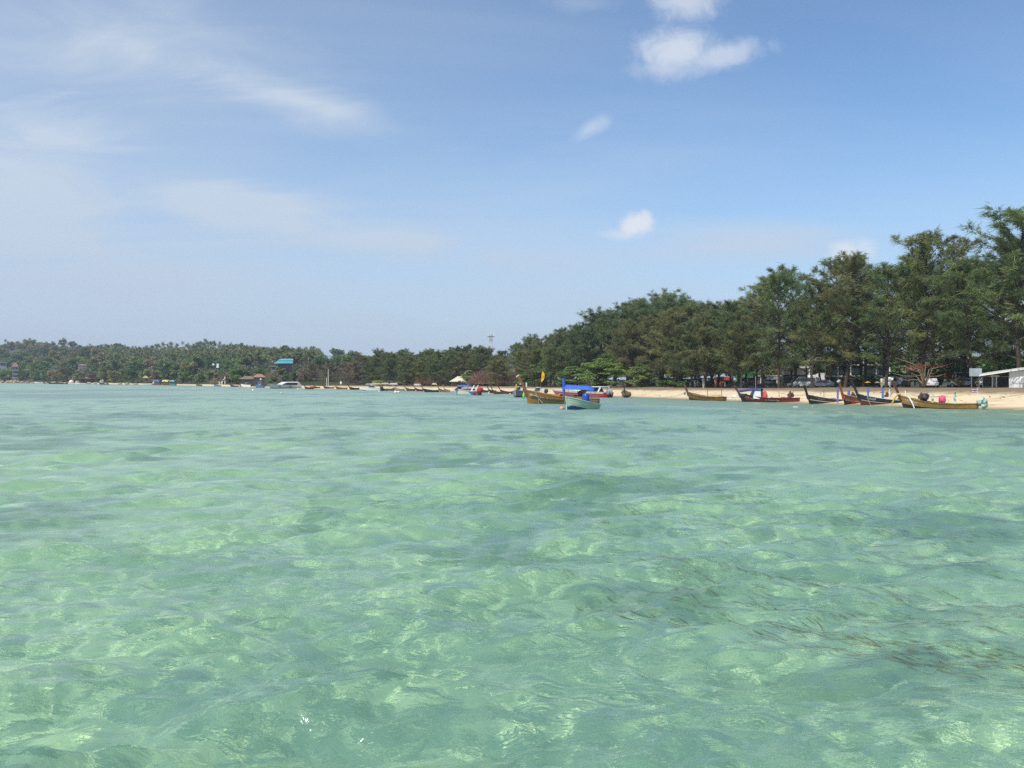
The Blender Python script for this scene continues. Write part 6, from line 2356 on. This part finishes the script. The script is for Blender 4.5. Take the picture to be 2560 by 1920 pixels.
def tower_seg(z0, z1, m, name):
    mb = MB()
    r = lambda z: .95 * (1 - .35 * z / zt)
    cs = [(1, 1), (-1, 1), (-1, -1), (1, -1)]
    for a in range(4):
        c0, c1 = cs[a], cs[(a + 1) % 4]
        mb.tube([(c0[0] * r(z0), c0[1] * r(z0), z0), (c0[0] * r(z1), c0[1] * r(z1), z1)], .10, 4)
        n = max(1, int((z1 - z0) / 1.8))
        for i in range(n):
            za, zb = z0 + (z1 - z0) * i / n, z0 + (z1 - z0) * (i + 1) / n
            mb.tube([(c0[0] * r(za), c0[1] * r(za), za), (c1[0] * r(zb), c1[1] * r(zb), zb)], .05, 4)
            mb.tube([(c1[0] * r(za), c1[1] * r(za), za), (c0[0] * r(zb), c0[1] * r(zb), zb)], .05, 4)
    mb.build(name, m, root)


z_mid = zat(855, p.y) - 1.0
z_low = zat(874, p.y) - 1.0
tower_seg(0, z_low, pm('tower_red', (0.40, 0.09, 0.07)), 'lattice_section')
tower_seg(z_low, z_mid, white, 'lattice_section')
tower_seg(z_mid, zt, pm('tower_dark_red', (0.26, 0.10, 0.11)), 'lattice_section')
MB().box(-2.0, 2.0, -2.0, 2.0, zt - 1.4, zt - 1.2).build('platform', pm('tower_dark_red', (0.26, 0.10, 0.11)), root)
for i in range(4):
    a = PI / 2 * i
    MB().box(1.7 * math.cos(a) - .2, 1.7 * math.cos(a) + .2, 1.7 * math.sin(a) - .2, 1.7 * math.sin(a) + .2, zt - 1.0, zt + 1.0).build('antenna', white, root)
MB().tube([(0, 0, zt), (0, 0, zt + 1.6)], .08, 5).build('mast', white, root)


# houses on the far shore and hill
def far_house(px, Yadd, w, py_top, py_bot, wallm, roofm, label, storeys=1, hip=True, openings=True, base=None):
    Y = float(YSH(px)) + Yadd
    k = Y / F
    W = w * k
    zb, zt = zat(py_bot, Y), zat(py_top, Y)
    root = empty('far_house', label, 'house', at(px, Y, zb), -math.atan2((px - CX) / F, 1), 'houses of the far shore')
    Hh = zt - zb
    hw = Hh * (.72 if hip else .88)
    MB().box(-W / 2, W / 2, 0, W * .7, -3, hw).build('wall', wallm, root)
    if hip:
        e = [(-W * .58, -W * .08, hw), (W * .58, -W * .08, hw), (W * .58, W * .78, hw), (-W * .58, W * .78, hw)]
        t = [(-W * .2, W * .33, Hh), (W * .2, W * .33, Hh), (W * .2, W * .37, Hh), (-W * .2, W * .37, Hh)]
        MB().add(e + t, [(0, 1, 5, 4), (1, 2, 6, 5), (2, 3, 7, 6), (3, 0, 4, 7), (4, 5, 6, 7), (3, 2, 1, 0)]).build('roof', roofm, root)
    else:
        MB().box(-W * .55, W * .55, -.6, W * .75, hw, Hh).build('roof', roofm, root)
    if openings:
        for s_ in range(storeys):
            z0 = hw * (s_ + .2) / storeys
            z1 = hw * (s_ + .8) / storeys
            for x in (-.28, .06, .30):
                MB().box(W * x - W * .1, W * x + W * .1, -.08, -.02, z0, z1).build('window', glass_dark, root)
            if storeys > 1:
                MB().box(-W * .5, W * .5, -.9, -.02, hw * s_ / storeys, hw * s_ / storeys + .2).build('balcony', wallw, root)
    return root


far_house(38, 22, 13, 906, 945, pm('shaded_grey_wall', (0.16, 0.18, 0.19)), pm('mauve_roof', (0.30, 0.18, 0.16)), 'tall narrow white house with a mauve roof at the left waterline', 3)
far_house(4, 60, 22, 905, 916, pm('grey_wall', (0.30, 0.33, 0.36)), roofg, 'grey flat roofed house at the very left edge', 1, False)
far_house(206, 50, 19, 910, 923, pm('pink_grey_wall', (0.26, 0.21, 0.21)), pm('mauve_roof', (0.30, 0.18, 0.16)), 'pinkish house among the trees above the beach hut', 2)
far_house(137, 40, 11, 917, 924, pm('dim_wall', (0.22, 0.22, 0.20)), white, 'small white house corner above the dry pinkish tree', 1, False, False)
far_house(537, 70, 24, 913, 924, pm('dark_house', (0.10, 0.10, 0.11)), pm('brown_roof', (0.22, 0.16, 0.12)), 'dark house with two white chimneys among the palms', 1, False)
for px in (533, 544):
    Y = float(YSH(px)) + 72
    tag(MB().box(-.5, .5, 0, 1.0, 0, zat(909, Y) - zat(917, Y)).box(-.6, .6, -.1, 1.1, -.5, .01).build('white_chimney', wallw, None, at(px, Y, zat(917, Y))), 'white chimney block on the dark house, the %s of two' % ('left one' if px < 540 else 'right one'), 'chimney')
# restaurant with brown tiled roofs
root = far_house(620, 16, 40, 940, 968, pm('dark_timber', (0.09, 0.055, 0.04)), pm('brown_roof', (0.22, 0.16, 0.12)), 'brown roofed open beach restaurant with dark timber walls', 1, True)
far_house(648, 18, 28, 935, 964, pm('dark_timber', (0.09, 0.055, 0.04)), pm('orange_tiles', (0.33, 0.20, 0.13)), 'orange brown roofed hall, right half of the beach restaurant', 1, True)
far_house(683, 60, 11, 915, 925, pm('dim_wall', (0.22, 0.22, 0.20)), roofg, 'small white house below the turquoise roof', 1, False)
# turquoise two tier roof
Y = float(YSH(709)) + 120
k = Y / F
root = empty('turquoise_hall', 'hall with a two tiered turquoise metal roof on the hill', 'building', at(709, Y, zat(918, Y)), -math.atan2((709 - CX) / F, 1))
tq = pm('turquoise_metal', (0.09, 0.34, 0.40), (0.12, 0.40, 0.46), 2, .4)
zz = lambda py: zat(py, Y) - zat(918, Y)
W = 45 * k
MB().box(-W * .42, W * .46, 1.5, W * .5, -6, zz(908)).build('wall', pm('brown_wall', (0.20, 0.17, 0.14)), root)
MB().add([(-W * .52, -1, zz(908)), (W * .5, -1, zz(907)), (W * .5, W * .3, zz(901.5)), (-W * .30, W * .3, zz(902)), (-W * .52, -1, zz(908) - .3), (W * .5, -1, zz(907) - .3)], [(0, 1, 2, 3), (4, 5, 1, 0)]).build('lower_roof', tq, root)
MB().box(-W * .30, W * .48, W * .28, W * .5, zz(903), zz(900)).build('clerestory', pm('dark_teal', (0.03, 0.10, 0.12)), root)
MB().add([(-W * .33, W * .22, zz(901)), (W * .54, W * .22, zz(900)), (W * .5, W * .55, zz(896)), (-W * .16, W * .55, zz(896.5)), (-W * .33, W * .22, zz(901) - .3), (W * .54, W * .22, zz(900) - .3)], [(0, 1, 2, 3), (4, 5, 1, 0)]).build('upper_roof', tq, root)
for t in (-.3, -.1, .1, .3):
    MB().box(W * t - 1.2, W * t + 1.2, 1.4, 1.48, zz(914), zz(909.5)).build('window', glass_dark, root)
# white stair frame, boulders, dark beach bar
p = inland(556, 10)
root = empty('stair_frame', 'white open stair frame on the bank left of the brown roofed restaurant', 'stairs', p, .1)
k = p.y / F
zt = zat(941, p.y) - p.z
for i in range(5):
    MB().box((-8 + i * 3) * k, (-4.6 + i * 3) * k, 0, 2, zt * i / 5, zt * i / 5 + .25).build('step', wallw, root)
for x in (-8, -1, 6):
    MB().box(x * k - .15, x * k + .15, 0, .3, -.5, zt * (.4 if x < 0 else 1)).build('post', wallw, root)
bould = pm('tan_rock', (0.42, 0.36, 0.27), (0.28, 0.24, 0.18), .8, .9, .05)


def rock(px, py, wpx, hpx, label, seed, m=bould, Yoff=0):
    Y = float(YSH(px)) + 3 + Yoff
    k = Y / F
    mb = MB()
    mb.ball((0, 0, hpx * k * .25), .5, 11, 8, 0, (wpx * k, wpx * k * .7, hpx * k), .20, random.Random(seed))
    o = mb.build('boulder', m, None, at(px, Y, .1), random.Random(seed).uniform(0, 6))
    for pl in o.data.polygons:
        pl.use_smooth = False
    tag(o, label, 'rock', 'boulders of the far left shore')


for i, (px, w, h) in enumerate([(6, 14, 7), (20, 12, 8), (28, 10, 9), (38, 14, 10), (47, 10, 9), (56, 12, 6), (70, 14, 5), (82, 10, 4), (115, 10, 5), (135, 16, 6), (152, 14, 5), (222, 14, 6), (238, 12, 6), (300, 14, 5), (318, 12, 5), (340, 14, 4)]):
    rock(px, 957, w, h, 'tan boulder on the rocky left waterline' if px < 90 else 'pale boulder on the bank further right', i)
rock(255, 957, 15, 15, 'big rounded grey boulder standing on the far sand bank', 77, pm('grey_rock', (0.44, 0.42, 0.37), (0.30, 0.28, 0.25), .7, .9, .05), -1)
root, k, p = face(232, 11, 'long dark open beach bar behind the grey boulder', 'beach_bar', 'beach bar')
zt = zat(945, p.y) - p.z
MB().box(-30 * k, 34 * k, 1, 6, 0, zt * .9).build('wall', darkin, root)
MB().box(-32 * k, 36 * k, -1, 6.4, zt * .9, zt).build('roof', pm('brown_roof', (0.22, 0.16, 0.12)), root)
for a, b in ((-16, -8), (30, 44), (40, 52)):
    MB().add([(a * k, -1.5, zt * 1.02), (b * k, -1.5, zt * .8), (b * k, 2, zt * .95), (a * k, 2, zt * 1.12)], [(0, 1, 2, 3)]).build('white_roof_sheet', white, root)
for i in range(6):
    MB().tube([((-28 + 12 * i) * k, -.6, 0), ((-28 + 12 * i) * k, -.6, zt * .9)], .12, 5).build('post', timber, root)
root, k, p = face(188, 10, 'small tan roofed beach hut with white bundles in front', 'beach_hut', 'hut')
zt = zat(942, p.y) - p.z
MB().prism([(-9 * k, zt * .6), (9 * k, zt * .6), (0, zt)], -1.5, 3).build('roof', thatch, root)
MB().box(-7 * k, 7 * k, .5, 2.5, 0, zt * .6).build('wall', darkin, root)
for x in (-8, 6):
    MB().ball((x * k, -2, .8), 1.2, 9, 6, 0, (1.2, 1, .9), .2, random.Random(x)).build('white_bundle', white, root)


# a few people on the beach edge
def person(px, s, label, shirt, trousers, turn=0.0, stride=.12, hgt=1.68):
    p = inland(px, s)
    root = empty('person', label, 'person', p, turn, 'people at the back of the beach')
    sc = hgt / 1.7
    me = bpy.data.meshes.new('body')
    V = [(0, 0, .92), (0, 0, 1.15), (0, 0, 1.40), (0, 0, 1.50), (0, 0, 1.62), (.0, .19, 1.40), (.02, .25, 1.12), (.06, .24, .88), (0, -.19, 1.40), (.02, -.25, 1.12), (-.04, -.24, .88),
         (0, .10, .88), (stride, .11, .48), (stride * .6, .11, .06), (stride * .6 + .14, .12, .03), (0, -.10, .88), (-stride * .6, -.11, .48), (-stride * 1.4, -.11, .07), (-stride * 1.4 + .14, -.12, .03)]
    E = [(0, 1), (1, 2), (2, 3), (3, 4), (2, 5), (5, 6), (6, 7), (2, 8), (8, 9), (9, 10), (0, 11), (11, 12), (12, 13), (13, 14), (0, 15), (15, 16), (16, 17), (17, 18)]
    RR = [.14, .15, .15, .06, .105, .07, .05, .04, .07, .05, .04, .10, .07, .05, .045, .10, .07, .05, .045]
    me.from_pydata([tuple(c * sc for c in v) for v in V], E, [])
    o = link(bpy.data.objects.new('body', me), root)
    sk = o.modifiers.new('skin', 'SKIN')
    for v, r in zip(me.skin_vertices[0].data if me.skin_vertices else [], RR):
        v.radius = (r, r)
    me.materials.append(trousers)
    return root, o, sc, RR


skin_m = pm('skin', (0.32, 0.17, 0.10), (0.26, 0.13, 0.08), 3, .6)
hair_m = pm('hair', (0.02, 0.015, 0.012))
for px, s, lab, sh_, tr_, tn in [(1945, 24, 'person in a white shirt standing beside a trunk behind the red longtail', white, pm('navy_trousers', (0.04, 0.05, 0.10)), 1.0), (2205, 22, 'person in a pale yellow shirt walking behind the black longtail poles', pm('pale_yellow_shirt', (0.62, 0.58, 0.36)), pm('khaki_trousers', (0.4, 0.36, 0.25)), .6),
                                 (1898, 25, 'person in a grey shirt standing near the green shop front', pm('grey_shirt', (0.4, 0.4, 0.42)), pm('navy_trousers', (0.04, 0.05, 0.10)), 2.2)]:
    root, o, sc, RR = person(px, s, lab, sh_, tr_, tn)
    bpy.context.view_layer.objects.active = o
    if not o.data.skin_vertices:
        bpy.ops.mesh.customdata_skin_add()
    for v, r in zip(o.data.skin_vertices[0].data, RR):
        v.radius = (r * sc, r * sc)
    o.data.skin_vertices[0].data[0].use_root = True
    sub = o.modifiers.new('sub', 'SUBSURF')
    sub.levels = sub.render_levels = 1
    o.data.materials.clear()
    o.data.materials.append(skin_m)
    # shirt and trousers as slightly larger shells over the body
    MB().tube([(0, 0, .88 * sc), (0, 0, 1.15 * sc), (0, 0, 1.38 * sc), (0, 0, 1.47 * sc)], [.19 * sc, .18 * sc, .21 * sc, .09 * sc], 12).tube([(0, .17 * sc, 1.40 * sc), (.02, .25 * sc, 1.16 * sc)], [.10 * sc, .08 * sc], 8).tube([(0, -.17 * sc, 1.40 * sc), (.02, -.25 * sc, 1.16 * sc)], [.10 * sc, .08 * sc], 8).build('shirt', sh_, root)
    MB().tube([(0, .09 * sc, .95 * sc), (.12 * sc, .11 * sc, .48 * sc), (.08 * sc, .11 * sc, .10 * sc)], [.125 * sc, .10 * sc, .08 * sc], 8).tube([(0, -.09 * sc, .95 * sc), (-.07 * sc, -.11 * sc, .48 * sc), (-.16 * sc, -.11 * sc, .10 * sc)], [.125 * sc, .10 * sc, .08 * sc], 8).build('trousers', tr_, root)
    MB().ball((.0, 0, 1.66 * sc), .125 * sc, 10, 8, 0, (1.0, .85, 1.1)).build('hair', hair_m, root)

# floating weed: thin strands drifting in streaks
rg = NR(31)
Ps, Ang, Ln, Wd = [], [], [], []
for k_ in range(90):
    # a streak: start in view, runs to the right and nearer
    px0, py0 = rg.uniform(1000, 2600), rg.uniform(1080, 1640)
    if px0 < 1500 + (py0 - 1250) * 1.2 and (rg.rand() < .85 or py0 > 1350):
        continue
    a = np.array(sea(px0, py0).xy)
    ang = math.atan2(-.62, 1) + rg.normal(0, .16)
    ln = rg.uniform(2, 7) * (1 + a[1] / 40)
    n = int(rg.uniform(20, 70) * ln / 4)
    t = rg.normal(0, .35, n) * ln
    o = rg.normal(0, .07 + .005 * a[1], n)
    Ps.append(a + np.c_[np.cos(ang) * t - np.sin(ang) * o, np.sin(ang) * t + np.cos(ang) * o])
    Ang.append(ang + rg.normal(0, .16, n))
    Ln.append(rg.uniform(.04, .20, n) * (1 + a[1] / 40))
    Wd.append(rg.uniform(.003, .009, n) * (1 + a[1] / 60))
P = np.concatenate(Ps)
Ang, Ln, Wd = np.concatenate(Ang), np.concatenate(Ln), np.concatenate(Wd)
ok = (P[:, 1] > 5.5) & (P[:, 1] < 70)
P, Ang, Ln, Wd = P[ok], Ang[ok], Ln[ok], Wd[ok]
vs, fs = [], []
nseg = 3
allp = []
for i in range(nseg + 1):
    t = (i / nseg - .5)
    bend = np.sin(i * 1.3 + Ang * 9) * .04 * Ln
    cx = P[:, 0] + np.cos(Ang) * Ln * t - np.sin(Ang) * bend
    cyy = P[:, 1] + np.sin(Ang) * Ln * t + np.cos(Ang) * bend
    z = sea_level(cx, cyy) + .012
    w = Wd * (1 - abs(t) * 1.2)
    allp.append((np.c_[cx - np.sin(Ang) * w, cyy + np.cos(Ang) * w, z], np.c_[cx + np.sin(Ang) * w, cyy - np.cos(Ang) * w, z]))
n = len(P)
V = np.concatenate([np.concatenate(a) for a in allp])
Fs = []
for i in range(nseg):
    b0, b1 = i * 2 * n, (i + 1) * 2 * n
    ii = np.arange(n)
    Fs.append(np.c_[b0 + ii, b0 + n + ii, b1 + n + ii, b1 + ii])
M_WEED = pm('weed_strands', (0.085, 0.080, 0.028), (0.05, 0.045, 0.02), 3, .6)
o = link(bpy.data.objects.new('floating_seaweed', np_mesh('floating_seaweed', V, np.concatenate(Fs), M_WEED)))
tag(o, kind='stuff')
# dead leaves, twigs and small litter on the upper beach
rg = NR(44)
n = 5200
j = rg.randint(0, len(SH) - 1, n)
t = rg.rand(n)
Pb = SH[j] + (SH[j + 1] - SH[j]) * t[:, None]
so = np.where(rg.rand(n) < .65, rg.normal(12.5, 2.6, n), rg.normal(5.5, .9, n)).clip(1.5, 19)
Pb = Pb + SN[j] * so[:, None]
pxx = CX + F * Pb[:, 0] / np.maximum(Pb[:, 1], 1)
ok = (Pb[:, 1] > 70) & (pxx > 900) & (pxx < 2900)
Pb, so, jj = Pb[ok], so[ok], j[ok]
zz_ = land_z(so, PLAT[jj]) + .10
D = np.c_[rg.normal(0, 1, (len(Pb), 2)), np.full(len(Pb), .25)]
v_, f_ = spray_tris(np.c_[Pb, zz_ - .12], D, rg.uniform(.2, .8, len(Pb)), rg.uniform(.05, .22, len(Pb)), rg, 0)
o = link(bpy.data.objects.new('beach_litter', np_mesh('beach_litter', v_, f_, pm('dead_leaves', (0.15, 0.10, 0.06), (0.28, 0.2, 0.12), .4, .9))))
tag(o, kind='stuff')

# ------------------------------------------------------------------ air
hz_ = bpy.data.materials.new('haze')
hz_.use_nodes = True
g = NG(hz_.node_tree)
pv_ = g.n('ShaderNodeVolumePrincipled', ins={'Color': (0.80, 0.90, 1.0), 'Density': 0.00022, 'Anisotropy': 0.2})
out = g.n('ShaderNodeOutputMaterial')
g.t.links.new(pv_.outputs[0], out.inputs['Volume'])
ho = MB().box(-2600, 2600, -1700, 3400, -4.0, 75).build('haze', hz_)
tag(ho, kind='stuff')

# things that look alike are told apart by their order from the left
byl = {}
for o in list(scene.objects):
    if o.parent is None and o.get('label') and o.get('category'):
        byl.setdefault(o['label'], []).append(o)
ORD = ['leftmost', 'second from left', 'third from left', 'fourth from left', 'fifth from left', 'sixth from left', 'seventh from left', 'eighth from left', 'ninth from left', 'tenth from left', 'eleventh from left', 'twelfth from left', 'thirteenth from left', 'fourteenth from left', 'fifteenth from left', 'sixteenth from left']
for lab, os_ in byl.items():
    if 1 < len(os_) <= 17:
        os_.sort(key=lambda o: o.location.x / max(1.0, o.location.y))
        for i, o in enumerate(os_):
            o['label'] = lab + ', ' + ('rightmost' if i == len(os_) - 1 else ORD[i])
